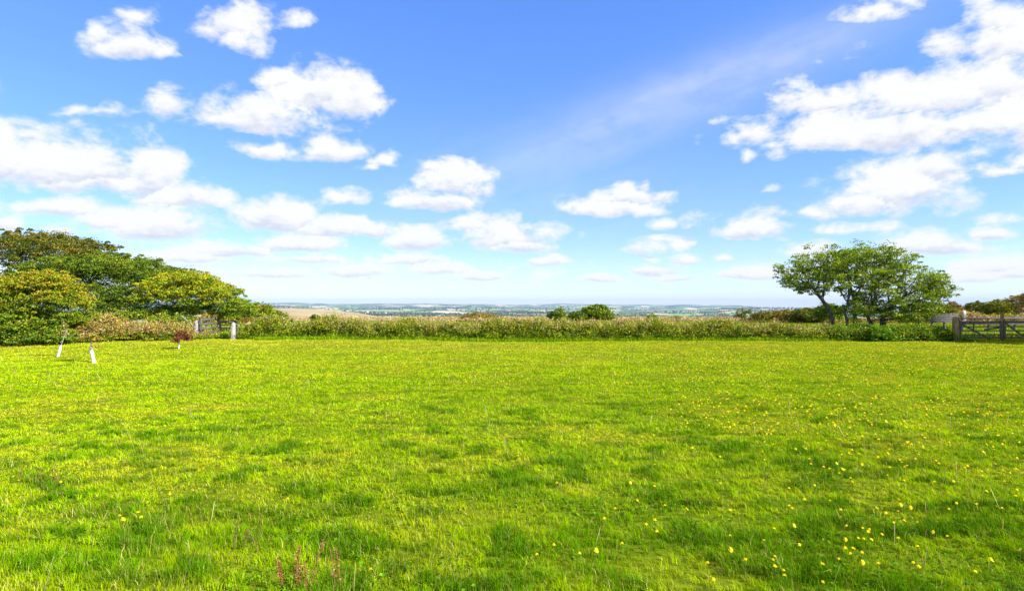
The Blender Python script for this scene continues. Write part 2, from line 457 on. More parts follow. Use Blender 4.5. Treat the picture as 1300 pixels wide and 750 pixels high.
# ------------------------------------------------------------------ haze
def build_haze():
    h = 26000.0; z0, z1 = -420.0, 240.0
    V = [(x, y, z) for z in (z0, z1) for (x, y) in ((-h, -h), (h, -h), (h, h), (-h, h))]
    Fc = [(3, 2, 1, 0), (4, 5, 6, 7), (0, 1, 5, 4), (1, 2, 6, 5), (2, 3, 7, 6), (3, 0, 4, 7)]
    m, n, l = newmat("haze")
    out = n.new("ShaderNodeOutputMaterial"); v = n.new("ShaderNodeVolumePrincipled")
    v.inputs['Color'].default_value = (0.42, 0.55, 0.85, 1)
    v.inputs['Density'].default_value = 4.0e-5
    v.inputs['Anisotropy'].default_value = 0.0
    l.new(v.outputs[0], out.inputs['Volume'])
    o = build("haze", V, Fc, m)
    tag(o, kind="stuff")
build_haze()

# ------------------------------------------------------------------ foliage tools
rng = np.random.default_rng(7)

def unit(v): return v / np.maximum(np.linalg.norm(v, axis=1, keepdims=True), 1e-9)

def rsph(n):
    return unit(rng.normal(size=(n, 3)))

def leaves(P, N, size, aspect=0.6, jit=0.75):
    """small folded leaf-shaped quads at P facing roughly N"""
    n = len(P)
    N = unit(N * (1 - jit) + rsph(n) * jit)
    a = unit(np.cross(N, rsph(n))); b = np.cross(N, a)
    s = (size * (0.6 + 0.8 * rng.random(n)))[:, None] if np.isscalar(size) else size[:, None]
    fold = N * s * 0.12
    v = np.stack([P - a * s * .5, P + b * s * aspect * .5 + fold, P + a * s * .5, P - b * s * aspect * .5 + fold], 1).reshape(-1, 3)
    f = np.arange(n * 4).reshape(n, 4)
    return v, f

def palette(n, cols, w=None, jit=0.18, idx=None):
    c = np.array(cols); w = None if w is None else np.array(w) / np.sum(w)
    if idx is None: idx = rng.choice(len(c), n, p=w)
    out = c[idx] * (1 + jit * rng.normal(size=(n, 1))) * (1 + jit * .4 * rng.normal(size=(n, 3)))
    return np.clip(out, 0.002, 0.9)

def clump_foliage(centres, rad, per, size, cols, w=None, tilt=None, hcol=None, jit=0.18, mixk=0.65):
    """leaves in shells round clump centres. hcol(P)->(n,3) multiplies"""
    centres = np.asarray(centres); k = len(centres)
    rad = np.asarray(rad) if np.ndim(rad) else np.full(k, rad) * (0.65 + 0.7 * rng.random(k))
    d = rsph(k * per); d[:, 2] = np.where(d[:, 2] < -0.2, -d[:, 2] * 0.6, d[:, 2]); d = unit(d)
    rr = np.repeat(rad, per)[:, None] * (0.55 + 0.5 * rng.random((k * per, 1)))
    P = np.repeat(centres, per, 0) + d * rr * np.array([1.15, 1.15, 0.8])
    N = unit(d + np.array([0, 0, 0.35]))
    v, f = leaves(P, N, size)
    c = np.array(cols); ww = None if w is None else np.array(w) / np.sum(w)
    ci = rng.choice(len(c), k, p=ww); ci = np.repeat(ci, per)
    ri = rng.choice(len(c), k * per, p=ww)
    idx = np.where(rng.random(k * per) < mixk, ci, ri)
    col = palette(k * per, cols, idx=idx, jit=jit) * np.repeat(0.85 + 0.3 * rng.random(k), per)[:, None]
    if hcol is not None: col = col * hcol(P)
    return v, f, np.repeat(col, 4, 0)

def merge(parts):
    V = []; Fq = []; C = []; off = 0
    for v, f, c in parts:
        V.append(v); Fq.append(f + off); C.append(c); off += len(v)
    return np.vstack(V), np.vstack(Fq), np.vstack(C)

def grow(attr, roots, step=0.22, infl=3.0, kill=0.35, iters=160, up=0.0):
    """space colonisation: returns node positions and parent indices"""
    nodes = [np.array(r, dtype=float) for r in roots]; par = [-1] * len(nodes)
    P = np.array(nodes); A = np.array(attr, dtype=float); parent = list(par)
    near = np.full(len(A), 1e9); nid = np.zeros(len(A), dtype=int); done = 0
    for it in range(iters):
        new = P[done:]
        D = np.linalg.norm(A[:, None, :] - new[None], axis=2)
        j = D.argmin(1); dmin = D[np.arange(len(A)), j]
        upd = dmin < near; near = np.where(upd, dmin, near); nid = np.where(upd, j + done, nid)
        done = len(P)
        alive = near > kill
        A, near, nid = A[alive], near[alive], nid[alive]
        if len(A) == 0: break
        act = near < infl
        if not act.any(): act = near < near.min() + 0.5
        dirs = unit(A[act] - P[nid[act]])
        ids, inv = np.unique(nid[act], return_inverse=True)
        acc = np.zeros((len(ids), 3)); np.add.at(acc, inv, dirs)
        acc = unit(unit(acc) + rng.normal(size=acc.shape) * 0.13 + np.array([0, 0, up]))
        Pn = P[ids] + acc * step
        # avoid repeats
        dd = np.linalg.norm(Pn[:, None] - P[None, -600:], axis=2).min(1) > step * 0.25
        if not dd.any(): break
        Pn = Pn[dd]; ids = ids[dd]
        P = np.vstack([P, Pn]); parent += list(ids)
    return P, np.array(parent)

def tubes(P, parent, tip=0.008, expo=2.3, rmax=0.3, sides=6, rscale=1.0):
    n = len(P); r = np.zeros(n); 
    for i in range(n - 1, -1, -1):
        if r[i] == 0: r[i] = tip ** expo
        p = parent[i]
        if p >= 0: r[p] += r[i]
    r = np.minimum(r ** (1 / expo) * rscale, rmax)
    V = []; Fq = []; off = 0
    ang = np.linspace(0, 2 * np.pi, sides, endpoint=False)
    idx = np.where(parent >= 0)[0]; pp = parent[idx]
    d = unit(P[idx] - P[pp]); ref = np.where(np.abs(d[:, 2:3]) > .9, np.array([[1., 0, 0]]), np.array([[0, 0, 1.]]))
    a = unit(np.cross(d, ref)); b = np.cross(d, a)
    r0 = np.minimum(r[pp], r[idx] * 1.6)[:, None, None]; r1 = r[idx][:, None, None]
    ring = a[:, None] * np.cos(ang)[None, :, None] + b[:, None] * np.sin(ang)[None, :, None]
    v0 = (P[pp] - d * 0.012)[:, None] + ring * r0; v1 = (P[idx] + d * 0.012)[:, None] + ring * r1
    V = np.concatenate([v0, v1], 1).reshape(-1, 3)
    m = len(idx); k = np.arange(sides); k2 = (k + 1) % sides
    q = np.stack([k, k2, sides + k2, sides + k], 1)
    Fq = (np.arange(m)[:, None, None] * (2 * sides) + q[None]).reshape(-1, 4)
    return V, Fq

def beam(p0, p1, w, h, up=(0, 0, 1)):
    """box along p0-p1, w thick sideways, h tall, slightly chamfered ends"""
    p0 = np.array(p0, float); p1 = np.array(p1, float)
    d = (p1 - p0) / np.linalg.norm(p1 - p0); u = np.array(up, float)
    if abs(d @ u) > .95: u = np.array([0, 1, 0.])
    s = np.cross(d, u); s /= np.linalg.norm(s); u = np.cross(s, d)
    c = 0.12 * min(w, h)
    prof_ = [(-w/2 + c, -h/2), (w/2 - c, -h/2), (w/2, -h/2 + c), (w/2, h/2 - c), (w/2 - c, h/2), (-w/2 + c, h/2), (-w/2, h/2 - c), (-w/2, -h/2 + c)]
    V = []
    for t, k in ((0, .8), (c, 1), (-c, 1), (0, .8)):
        pass
    L = np.linalg.norm(p1 - p0)
    for q, k in ((0, .85), (c, 1.0), (L - c, 1.0), (L, .85)):
        for (a, b) in prof_: V.append(p0 + d * q + s * a * k + u * b * k)
    V = np.array(V); Fq = []
    for r in range(3):
        for i in range(8):
            j = (i + 1) % 8; Fq.append((r*8 + i, r*8 + j, r*8 + 8 + j, r*8 + 8 + i))
    for base, fl in ((0, True), (24, False)):
        for q in ((0, 1, 2, 3), (0, 3, 4, 7), (4, 5, 6, 7)):
            t = [base + i for i in q]; Fq.append(tuple(t[::-1] if fl else t))
    return V, np.array(Fq), np.zeros_like(V)

def round_post(p0, h, r, lean=(0, 0), top=0.92, sides=12, rough=0.04):
    """rough round or squared post, verts displaced"""
    zs = np.linspace(0, 1, 9); V = []
    for q, t in enumerate(zs):
        k = 1 - (1 - top) * t
        if q == 8: k *= 0.72
        for s in range(sides):
            a = 2 * np.pi * s / sides
            rr = r * k * (1 + rough * rng.normal())
            V.append((p0[0] + lean[0] * t + rr * math.cos(a), p0[1] + lean[1] * t + rr * math.sin(a), p0[2] + h * (t if q < 8 else 1.0) - (0.03 * h if q == 7 else 0)))
    V.append((p0[0] + lean[0], p0[1] + lean[1], p0[2] + h * 1.01)); V = np.array(V); Fq = []
    for q in range(8):
        for s in range(sides):
            s2 = (s + 1) % sides; Fq.append((q*sides + s, q*sides + s2, (q+1)*sides + s2, (q+1)*sides + s))
    c = len(V) - 1
    for s in range(0, sides, 2): Fq.append((8*sides + s, 8*sides + (s+1) % sides, 8*sides + (s+2) % sides, c))
    return V, np.array(Fq), np.zeros_like(V)

def standing_stone(p0, h, wx, wy, lean=0.0, seed=1):
    nu, nv = 20, 18; V = []
    r_ = np.random.default_rng(seed)
    for j in range(nv):
        t = j / (nv - 1)
        prof_ = (1 - 0.22 * t) * (1 - max(0, (t - 0.84) / 0.16) ** 2.2 * 0.72)
        for i in range(nu):
            a = 2 * math.pi * i / nu
            ca, sa = math.cos(a), math.sin(a)
            e = (abs(ca) ** 3.2 + abs(sa) ** 3.2) ** (-1 / 3.2)
            k = prof_ * (1 + 0.12 * (float(vnoise(i * .45 if i < nu/2 else (nu - i) * .45, j * .5, seed)) - .5))
            V.append((p0[0] + wx / 2 * e * ca * k + lean * t + 0.06 * wx * math.sin(3 * t + seed), p0[1] + wy / 2 * e * sa * k, p0[2] + h * t))
    V.append((p0[0] + lean, p0[1], p0[2] + h * 1.015)); Fq = []
    for j in range(nv - 1):
        for i in range(nu):
            i2 = (i + 1) % nu; Fq.append((j*nu + i, j*nu + i2, (j+1)*nu + i2, (j+1)*nu + i))
    c = len(V) - 1
    for s in range(0, nu, 2): Fq.append(((nv-1)*nu + s, (nv-1)*nu + (s+1) % nu, (nv-1)*nu + (s+2) % nu, c))
    return np.array(V), np.array(Fq), None

# ------------------------------------------------------------------ palettes (true leaf colours)
G_dark = [(0.06, 0.12, 0.008), (0.10, 0.18, 0.010), (0.16, 0.23, 0.012)]
G_mid = [(0.12, 0.21, 0.008), (0.19, 0.29, 0.010), (0.28, 0.33, 0.012), (0.06, 0.12, 0.008)]
G_lime = [(0.21, 0.33, 0.008), (0.32, 0.39, 0.010), (0.11, 0.21, 0.012), (0.32, 0.30, 0.02)]
OLIVE = [(0.19, 0.22, 0.010), (0.28, 0.26, 0.012), (0.10, 0.14, 0.008), (0.34, 0.24, 0.02)]
RUST = [(0.30, 0.18, 0.04), (0.40, 0.25, 0.06), (0.22, 0.13, 0.03), (0.46, 0.33, 0.14), (0.16, 0.18, 0.02)]
PINK = [(0.50, 0.34, 0.22), (0.56, 0.40, 0.28), (0.40, 0.26, 0.15), (0.34, 0.28, 0.10)]
YEL = [(0.50, 0.44, 0.010), (0.42, 0.42, 0.010), (0.28, 0.35, 0.008), (0.56, 0.44, 0.015)]

def lobe_points(lobes, n, shell=(0.72, 1.0), zmin=-9):
    """points close to the outer skin of a union of ellipsoids"""
    L = np.array([l[:6] for l in lobes], float)
    area = (L[:, 3] * L[:, 4] + L[:, 4] * L[:, 5] + L[:, 3] * L[:, 5]); p = area / area.sum()
    out = []
    while sum(map(len, out)) < n:
        i = rng.choice(len(L), n * 2, p=p); d = rsph(n * 2)
        d[:, 2] = np.where(d[:, 2] < -0.35, -d[:, 2], d[:, 2])
        P = L[i, :3] + d * L[i, 3:6] * (shell[0] + (shell[1] - shell[0]) * rng.random((n * 2, 1)))
        q = ((P[:, None] - L[None, :, :3]) / L[None, :, 3:6]); inside = ((q ** 2).sum(2) < shell[0] ** 2 * .92).any(1)
        P = P[~inside & (P[:, 2] > zmin)]
        out.append(P)
    return np.vstack(out)[:n]

def tree(name, label, cat, base, lobes, nclump, crad, per, leaf, cols, w=None, hcol=None, group=None, bark=None,
         twigs=260, rmax=0.22, interior=0.5, stems=None, step=0.3, kill=0.45, infl=4.0, mixk=.65, sep=False, trunk=True):
    t = empty(name, tuple(base), label, cat, group)
    zmin = base[2] + 0.12
    C = lobe_points(lobes, nclump, zmin=zmin)
    if nclump > 200:      # hollows between the leaf masses
        hs_ = 1.0 / (crad * 3.4)
        hn = fbm(C[:, 0] * hs_ + C[:, 1] * hs_ * .6, C[:, 2] * hs_ * 1.5 + 3, int(nclump), 2)
        C = C[(hn > .385) | (rng.random(len(C)) < .15)]
    ni = int(nclump * interior)
    Ci = lobe_points(lobes, max(ni, 1), shell=(0.3, 0.78), zmin=zmin)
    allc = np.vstack([C, Ci])
    crads = crad * (.45 + 1.15 * rng.random(len(allc)) ** 1.6)
    cc = np.array([l[:3] for l in lobes]).mean(0)
    # sprays that stick out of the crown
    ns = nclump // 3
    Sx = lobe_points(lobes, ns, shell=(0.98, 1.02), zmin=zmin); od = unit(Sx - cc)
    Sx = Sx + od * (crad * (.1 + .75 * rng.random((ns, 1)) ** 1.5))
    allc2 = np.vstack([allc, Sx]); crads = np.concatenate([crads, crad * (.25 + .25 * rng.random(ns))])
    v, f, c = clump_foliage(allc2, crads, per, leaf, cols, w, hcol=hcol, mixk=mixk)
    build('crown', v, f, M_leaf, parent=t, cols=c * .82)
    if trunk:
        A = allc[rng.choice(len(allc), min(twigs, len(allc)), replace=False)]
        roots = stems if stems is not None else [base]
        P, pa = grow(A, roots, step=step, kill=kill, infl=infl, iters=120)
        tv, tf = tubes(P, pa, tip=0.009, rmax=rmax)
        build('trunk', tv, tf, bark or M_bark, parent=t)
    return t

# pixel-based lobe helper: centre px,py at depth Y; rx, ry in px; depth radius m
def lobe(px, py, Y, rx, ry, dep):
    p = at(px, py, Y); k = Y / F
    return (p[0], p[1], p[2], rx * k, dep, ry * k)
def gbase(px, Y):
    x = (px - 650) / F * Y
    return (x, Y, gz(x, Y) - 0.03)
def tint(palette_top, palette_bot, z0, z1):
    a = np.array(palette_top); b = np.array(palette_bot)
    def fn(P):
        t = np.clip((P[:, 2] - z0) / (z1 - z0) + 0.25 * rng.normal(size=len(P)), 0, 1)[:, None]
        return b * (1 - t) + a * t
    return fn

# ------------------------------------------------------------------ left-hand trees
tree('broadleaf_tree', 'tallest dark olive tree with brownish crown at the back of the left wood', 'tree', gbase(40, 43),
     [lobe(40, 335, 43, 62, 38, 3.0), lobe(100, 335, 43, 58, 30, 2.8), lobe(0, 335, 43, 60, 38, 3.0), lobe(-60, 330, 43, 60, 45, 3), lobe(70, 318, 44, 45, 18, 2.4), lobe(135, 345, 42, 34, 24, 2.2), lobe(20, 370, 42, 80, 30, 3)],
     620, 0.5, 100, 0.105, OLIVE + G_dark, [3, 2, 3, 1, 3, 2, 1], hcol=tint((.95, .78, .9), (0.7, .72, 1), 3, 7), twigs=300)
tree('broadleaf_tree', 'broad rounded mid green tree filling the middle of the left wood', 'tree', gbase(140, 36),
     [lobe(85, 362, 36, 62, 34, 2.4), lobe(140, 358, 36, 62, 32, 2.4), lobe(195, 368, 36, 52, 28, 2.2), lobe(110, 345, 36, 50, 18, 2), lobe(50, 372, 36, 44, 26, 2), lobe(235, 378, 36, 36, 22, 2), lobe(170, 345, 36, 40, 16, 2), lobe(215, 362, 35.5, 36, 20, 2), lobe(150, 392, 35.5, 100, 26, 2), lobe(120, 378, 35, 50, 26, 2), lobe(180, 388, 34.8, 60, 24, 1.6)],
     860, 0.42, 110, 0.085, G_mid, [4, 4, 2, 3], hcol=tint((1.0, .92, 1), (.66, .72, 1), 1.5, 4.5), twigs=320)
tree('shrub', 'orange tinged brown and green shrub at the left edge in front of the wood', 'shrub', gbase(-14, 25.5),
     [lobe(-20, 385, 25.5, 40, 36, 1.3), lobe(-10, 415, 25.3, 30, 30, 1.2)],
     150, 0.32, 70, 0.09, RUST + OLIVE, [2, 1, 2, 1, 3, 2, 2, 2, 1], twigs=120, rmax=.1)
def rust_side(P):
    t = np.clip((P[:, 0] - (-18.6)) / 1.6, 0, 1)[:, None] * np.clip((P[:, 2] - 1.2) / .8, 0, 1)[:, None]
    t = t * (rng.random((len(P), 1)) < .6)
    return np.array([1, 1, 1]) * (1 - t) + np.array([2.0, 0.95, 1.2]) * t
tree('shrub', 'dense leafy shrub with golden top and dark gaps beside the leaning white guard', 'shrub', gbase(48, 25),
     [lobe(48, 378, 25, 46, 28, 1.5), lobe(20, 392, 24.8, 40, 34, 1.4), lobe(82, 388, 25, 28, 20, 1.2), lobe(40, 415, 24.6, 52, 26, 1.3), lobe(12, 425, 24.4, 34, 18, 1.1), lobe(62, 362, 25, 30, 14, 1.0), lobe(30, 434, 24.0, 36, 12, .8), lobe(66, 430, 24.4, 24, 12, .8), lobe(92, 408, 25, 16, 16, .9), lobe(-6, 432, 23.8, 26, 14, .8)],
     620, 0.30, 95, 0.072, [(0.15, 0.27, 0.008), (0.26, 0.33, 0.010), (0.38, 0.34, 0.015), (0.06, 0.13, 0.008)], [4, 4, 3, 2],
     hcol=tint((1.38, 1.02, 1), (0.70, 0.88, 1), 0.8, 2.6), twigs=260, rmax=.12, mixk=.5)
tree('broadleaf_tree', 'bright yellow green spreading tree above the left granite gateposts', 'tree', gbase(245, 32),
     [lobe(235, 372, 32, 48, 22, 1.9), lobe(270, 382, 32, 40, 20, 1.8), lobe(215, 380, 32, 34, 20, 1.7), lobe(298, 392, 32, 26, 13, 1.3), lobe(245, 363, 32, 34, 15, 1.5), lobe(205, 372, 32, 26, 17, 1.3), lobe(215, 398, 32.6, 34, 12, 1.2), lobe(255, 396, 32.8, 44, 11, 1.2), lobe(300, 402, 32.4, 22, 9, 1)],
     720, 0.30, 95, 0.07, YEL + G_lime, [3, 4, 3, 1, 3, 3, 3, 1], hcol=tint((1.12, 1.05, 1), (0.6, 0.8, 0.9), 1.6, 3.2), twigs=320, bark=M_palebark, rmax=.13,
     stems=None)
tree('shrub', 'low dark green bush sloping down at the right end of the left wood', 'shrub', gbase(325, 35),
     [lobe(322, 400, 35, 24, 12, 1.2), lobe(344, 406, 35, 18, 8, 1)], 110, 0.34, 60, 0.10, G_mid + OLIVE, twigs=60, rmax=.06)
tree('shrub', 'golden bracken mound seen through the gap above the old left gate', 'bracken', gbase(275, 40),
     [lobe(273, 408, 40, 17, 10, 1.0), lobe(300, 410, 39, 24, 9, 1)], 110, 0.3, 60, 0.09, YEL + RUST, trunk=False)
tree('shrub', 'green undergrowth below the wood between bramble bank and mid green tree', 'shrub', gbase(180, 30),
     [lobe(120, 408, 31, 50, 9, 1.0), lobe(180, 405, 31, 44, 9, 1.0), lobe(220, 412, 30, 30, 9, .8)], 200, 0.3, 60, 0.09, G_lime + G_mid, trunk=False)

# ------------------------------------------------------------------ hedges and banks
def hedge(name, label, cat, pts, n, leaf, zone, stemmat=M_palebark, stems=0, group=None, top_fn=None, dep=1.2, clump=0.22, per=26):
    """pts: list of (px, top_py, Y) along the hedge.  zone: (h, (cols, w)) stops bottom to top"""
    px = np.array([p[0] for p in pts], float)
    u = rng.random(n) * (px[-1] - px[0]) + px[0]
    tp = np.interp(u, px, [p[1] for p in pts]); Y = np.interp(u, px, [p[2] for p in pts])
    X = (u - 650) / F * Y
    H = EYE - (tp - 387) / F * Y
    H = H * (0.60 + 0.52 * (fbm(X * .9, Y * 0, 31, 4))) * (1 + .22 * (vnoise(X * 2.3, X * 0, 35) - .5)) * (1 + .16 * (vnoise(X * 6.1, X * 0, 36) - .5))
    # cross-section: rounded, front face towards the camera
    a = rng.random(n) * np.pi * 0.98
    rr = 0.75 + 0.3 * rng.random(n)
    cy = Y + dep * .6 - np.cos(a) * dep * .6 * rr * (1 + .35 * (fbm(X * 1.1, X * 0 + 3, 77, 3) - .5))
    cz = np.sin(a) ** 0.55 * H * rr
    base = np.array(gbase(float(px.mean()), float(Y.mean())))
    g = terrain(X, cy)
    C = np.stack([X, cy, g + np.maximum(cz - 0.1, 0.05)], 1)
    hn = fbm(X * 2.1, cz * 3.4 + 5, 88, 3); gapk = (hn > .42) | (rng.random(n) < .15) | (n < 400)
    C[~gapk, 1] += .55      # recessed: leaves dark gaps in the face
    t = empty(name, tuple(base), label, cat, group)
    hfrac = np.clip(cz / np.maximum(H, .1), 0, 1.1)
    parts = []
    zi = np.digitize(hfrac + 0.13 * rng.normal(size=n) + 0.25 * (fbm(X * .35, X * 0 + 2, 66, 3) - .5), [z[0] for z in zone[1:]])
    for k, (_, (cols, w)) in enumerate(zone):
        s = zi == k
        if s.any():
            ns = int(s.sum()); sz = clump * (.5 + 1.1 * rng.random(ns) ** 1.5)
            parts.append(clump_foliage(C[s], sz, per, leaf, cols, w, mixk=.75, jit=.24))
    v, f, c = merge(parts)
    build('foliage', v, f, M_leaf, parent=t, cols=c * .88)
    if stems:
        # dry stalks and shoots standing proud of the top
        i = rng.choice(n, stems); P0 = C[i].copy(); P0[:, 2] = g[i] + H[i] * (0.45 + 0.4 * rng.random(stems))
        L = 0.22 + 0.3 * rng.random(stems)
        d = unit(np.stack([rng.normal(size=stems) * .3, rng.normal(size=stems) * .3, np.ones(stems)], 1)); P1 = P0 + d * L[:, None]
        w = 0.006 + 0.006 * rng.random(stems)[:, None]; s = unit(np.cross(d, rsph(stems))) * w
        V = np.stack([P0 - s, P0 + s, P1 + s * .6, P1 - s * .6], 1).reshape(-1, 3)
        Fq = np.arange(stems * 4).reshape(-1, 4)
        cc = palette(stems, PINK[2:] + RUST + OLIVE, jit=.2)
        hv, hf = leaves(P1 + rng.normal(size=P1.shape) * .01, rsph(stems), 0.07 + 0 * 1.0)
        V2 = np.vstack([V, hv]); F2 = np.vstack([Fq, hf + len(V)])
        build('dry_stalks', V2, F2, M_leaf, parent=t, cols=np.repeat(np.vstack([cc, cc * 1.1]), 4, 0))
    return t

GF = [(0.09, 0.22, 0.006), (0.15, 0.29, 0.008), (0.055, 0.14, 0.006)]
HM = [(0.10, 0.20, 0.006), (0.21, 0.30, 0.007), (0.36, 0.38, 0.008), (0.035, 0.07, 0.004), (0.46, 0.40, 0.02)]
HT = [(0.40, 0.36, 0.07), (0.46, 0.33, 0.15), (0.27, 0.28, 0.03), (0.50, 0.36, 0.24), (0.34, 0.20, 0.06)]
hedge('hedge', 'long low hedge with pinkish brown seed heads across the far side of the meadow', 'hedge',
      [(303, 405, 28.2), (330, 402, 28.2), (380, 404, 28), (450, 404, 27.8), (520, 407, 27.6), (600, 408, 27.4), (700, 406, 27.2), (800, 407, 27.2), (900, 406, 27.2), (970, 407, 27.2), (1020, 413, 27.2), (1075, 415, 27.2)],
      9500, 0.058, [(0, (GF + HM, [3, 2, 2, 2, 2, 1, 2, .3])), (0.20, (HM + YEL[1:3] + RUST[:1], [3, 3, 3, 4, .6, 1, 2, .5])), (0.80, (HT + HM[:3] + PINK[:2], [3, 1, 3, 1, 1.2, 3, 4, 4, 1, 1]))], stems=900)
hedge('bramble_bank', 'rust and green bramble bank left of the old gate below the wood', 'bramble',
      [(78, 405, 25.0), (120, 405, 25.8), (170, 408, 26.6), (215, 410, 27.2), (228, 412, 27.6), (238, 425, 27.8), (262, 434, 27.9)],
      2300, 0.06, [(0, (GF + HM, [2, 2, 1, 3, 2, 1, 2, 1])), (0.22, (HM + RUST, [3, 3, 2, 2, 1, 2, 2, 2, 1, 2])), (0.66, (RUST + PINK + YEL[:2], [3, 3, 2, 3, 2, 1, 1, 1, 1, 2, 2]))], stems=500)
hedge('nettle_patch', 'bright green nettles between the old gate and the right granite gatepost', 'nettles',
      [(274, 424, 28.6), (284, 418, 28.6), (292, 420, 28.6)], 150, 0.06, [(0, (GF, None)), (.5, (G_lime, None))], dep=.8)
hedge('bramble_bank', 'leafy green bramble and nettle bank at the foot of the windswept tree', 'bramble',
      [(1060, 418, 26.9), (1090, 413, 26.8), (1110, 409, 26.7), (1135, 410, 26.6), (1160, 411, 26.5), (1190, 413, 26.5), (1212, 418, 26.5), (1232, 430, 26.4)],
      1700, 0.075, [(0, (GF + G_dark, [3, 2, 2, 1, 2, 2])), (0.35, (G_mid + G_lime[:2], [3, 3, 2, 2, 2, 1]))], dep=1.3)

# vivid nettle clump under the tree
hedge('nettle_patch', 'vivid green nettle clump against the bank below the windswept tree', 'nettles',
      [(1108, 421, 26.3), (1118, 412, 26.3), (1130, 411, 26.3), (1140, 421, 26.3)], 160, 0.07, [(0, (GF, None)), (.5, (GF[:2] + G_lime[:1], None))], dep=.7)

# heath vegetation strip beyond the hedge: nobody could count it
def heath_strip():
    n = 15000
    X = rng.uniform(-34, 62, n); Y = rng.uniform(54, 92, n)
    k = fbm(X * .09, Y * .09, 12, 4)
    sel = k > 0.36; X, Y, k = X[sel], Y[sel], k[sel]
    g = terrain(X, Y)
    C = np.stack([X, Y, g + 0.12 + 0.35 * rng.random(len(X)) * (k - .2)], 1)
    v, f, c = clump_foliage(C, 0.34, 12, 0.12, PINK + RUST + OLIVE[:2], [4, 3, 3, 2, 1, 2, 1, 2, 1, 1, 1], jit=.2, mixk=.6)
    o = build('heather', v, f, M_leaf, cols=c)
    tag(o, kind="stuff")
    o["label"] = "pinkish brown heather and bracken growing beyond the hedge"
heath_strip()

# ------------------------------------------------------------------ shrubs beyond the hedge
def bush(name, label, px, py_top, py_base, rx, Y, cols, w=None, nc=90, crad=.3, per=50, leaf=.10, trunk=True, group=None, extra=None, dep=None, bark=None, cat='bush'):
    cy = (py_top + py_base) / 2.0; ry = (py_base - py_top) / 2.0
    k = Y / F
    lb = [lobe(px, cy + ry * .1, Y, rx * .85, ry * .95, dep or rx * k * .8), lobe(px - rx * .4, cy + ry * .3, Y, rx * .5, ry * .7, rx * k * .6), lobe(px + rx * .45, cy + ry * .35, Y, rx * .5, ry * .65, rx * k * .6)]
    return tree(name, label, cat, gbase(px, Y), lb + (extra or []), nc, crad, per, leaf, cols, w, twigs=70, rmax=.09, trunk=trunk, group=group, bark=bark)

bush('bush', 'large round olive green bush behind the middle of the long hedge', 756, 389, 411, 20, 46, G_mid + OLIVE[:2], [3, 4, 3, 1, 3, 1], 260, .36, 60, .11)
bush('bush', 'small dark bush touching the left side of the round olive bush', 732, 396, 411, 11, 45, G_dark + OLIVE[:1], None, 80, .3, 50, .10)
bush('bush', 'little yellow green sapling top above the hedge left of the round bush', 712, 391, 409, 6, 44, G_lime, None, 26, .2, 45, .09)
bush('bush', 'small dark conifer like bush above the hedge left of the yellow green sapling', 702, 394, 411, 6, 44, G_dark, None, 26, .2, 45, .09)
bush('bush', 'low brown thorn thicket above the hedge left of centre', 610, 399, 412, 30, 60, RUST[:3] + OLIVE + PINK[2:3], None, 160, .4, 45, .13)
bush('bush', 'small dark knob of gorse on the hedge top near the wood', 400, 400, 411, 5, 34, OLIVE[2:3] + RUST[2:3] + G_dark, None, 26, .16, 45, .07)
bush('bush', 'small bright yellow green bush beyond the hedge right of the round bush', 828, 400, 410, 7, 60, G_lime, None, 34, .28, 40, .11)
bush('bush', 'small rusty brown bush beyond the hedge beside the yellow green one', 858, 403, 411, 8, 60, RUST + OLIVE, None, 34, .28, 40, .11)
bush('thorn_tree', 'small dark thorn tree standing alone above the hedge right of centre', 940, 391, 412, 7, 50, OLIVE[2:3] + RUST[2:4] + G_dark, None, 34, .22, 32, .09, cat='tree',
     extra=[lobe(948, 398, 50, 5, 4, .4)], bark=M_palebark)
bush('thorn_tree', 'thin leafless grey thorn above the hedge left of the lone thorn tree', 917, 394, 412, 5, 50, PINK[2:] + OLIVE[:1], None, 14, .16, 12, .07, cat='tree', bark=M_palebark)
bush('gorse_bush', 'dark rusty gorse clump left of the windswept tree', 985, 396, 411, 20, 54, RUST[:3] + OLIVE + G_dark[:1], None, 170, .34, 50, .11,
     extra=[lobe(968, 404, 54, 14, 6, 1), lobe(1000, 403, 54, 18, 8, 1)])
bush('gorse_bush', 'dark green gorse clump with rusty top close behind the windswept tree', 1028, 392, 410, 24, 52, RUST[2:3] + OLIVE + G_dark, None, 200, .34, 50, .11)
bush('bush', 'bright leafy bush directly behind the stems of the windswept tree', 1052, 386, 412, 16, 40, G_mid, None, 150, .3, 50, .10)
bush('gorse_bush', 'dark bush showing under the right branches of the windswept tree', 1185, 386, 402, 22, 52, G_dark + OLIVE, None, 170, .36, 50, .12)
bush('gorse_bush', 'rusty brown bush on the skyline above the grey rail fence', 1211, 384, 407, 11, 57, RUST[:4] + OLIVE[:1], None, 90, .32, 50, .11)
bush('gorse_bush', 'dark low bush on the skyline above the white stone', 1240, 384, 406, 17, 60, G_dark + OLIVE, None, 120, .36, 50, .12)
bush('bush', 'olive green bush on the skyline behind the field gate', 1266, 381, 408, 18, 57, OLIVE + G_mid, None, 150, .36, 50, .12)
bush('bush', 'tall pinkish brown bush at the right edge behind the field gate', 1292, 373, 408, 18, 57, PINK[2:] + RUST + OLIVE[:2], None, 190, .34, 50, .11, extra=[lobe(1320, 385, 50, 22, 16, 1.2)])

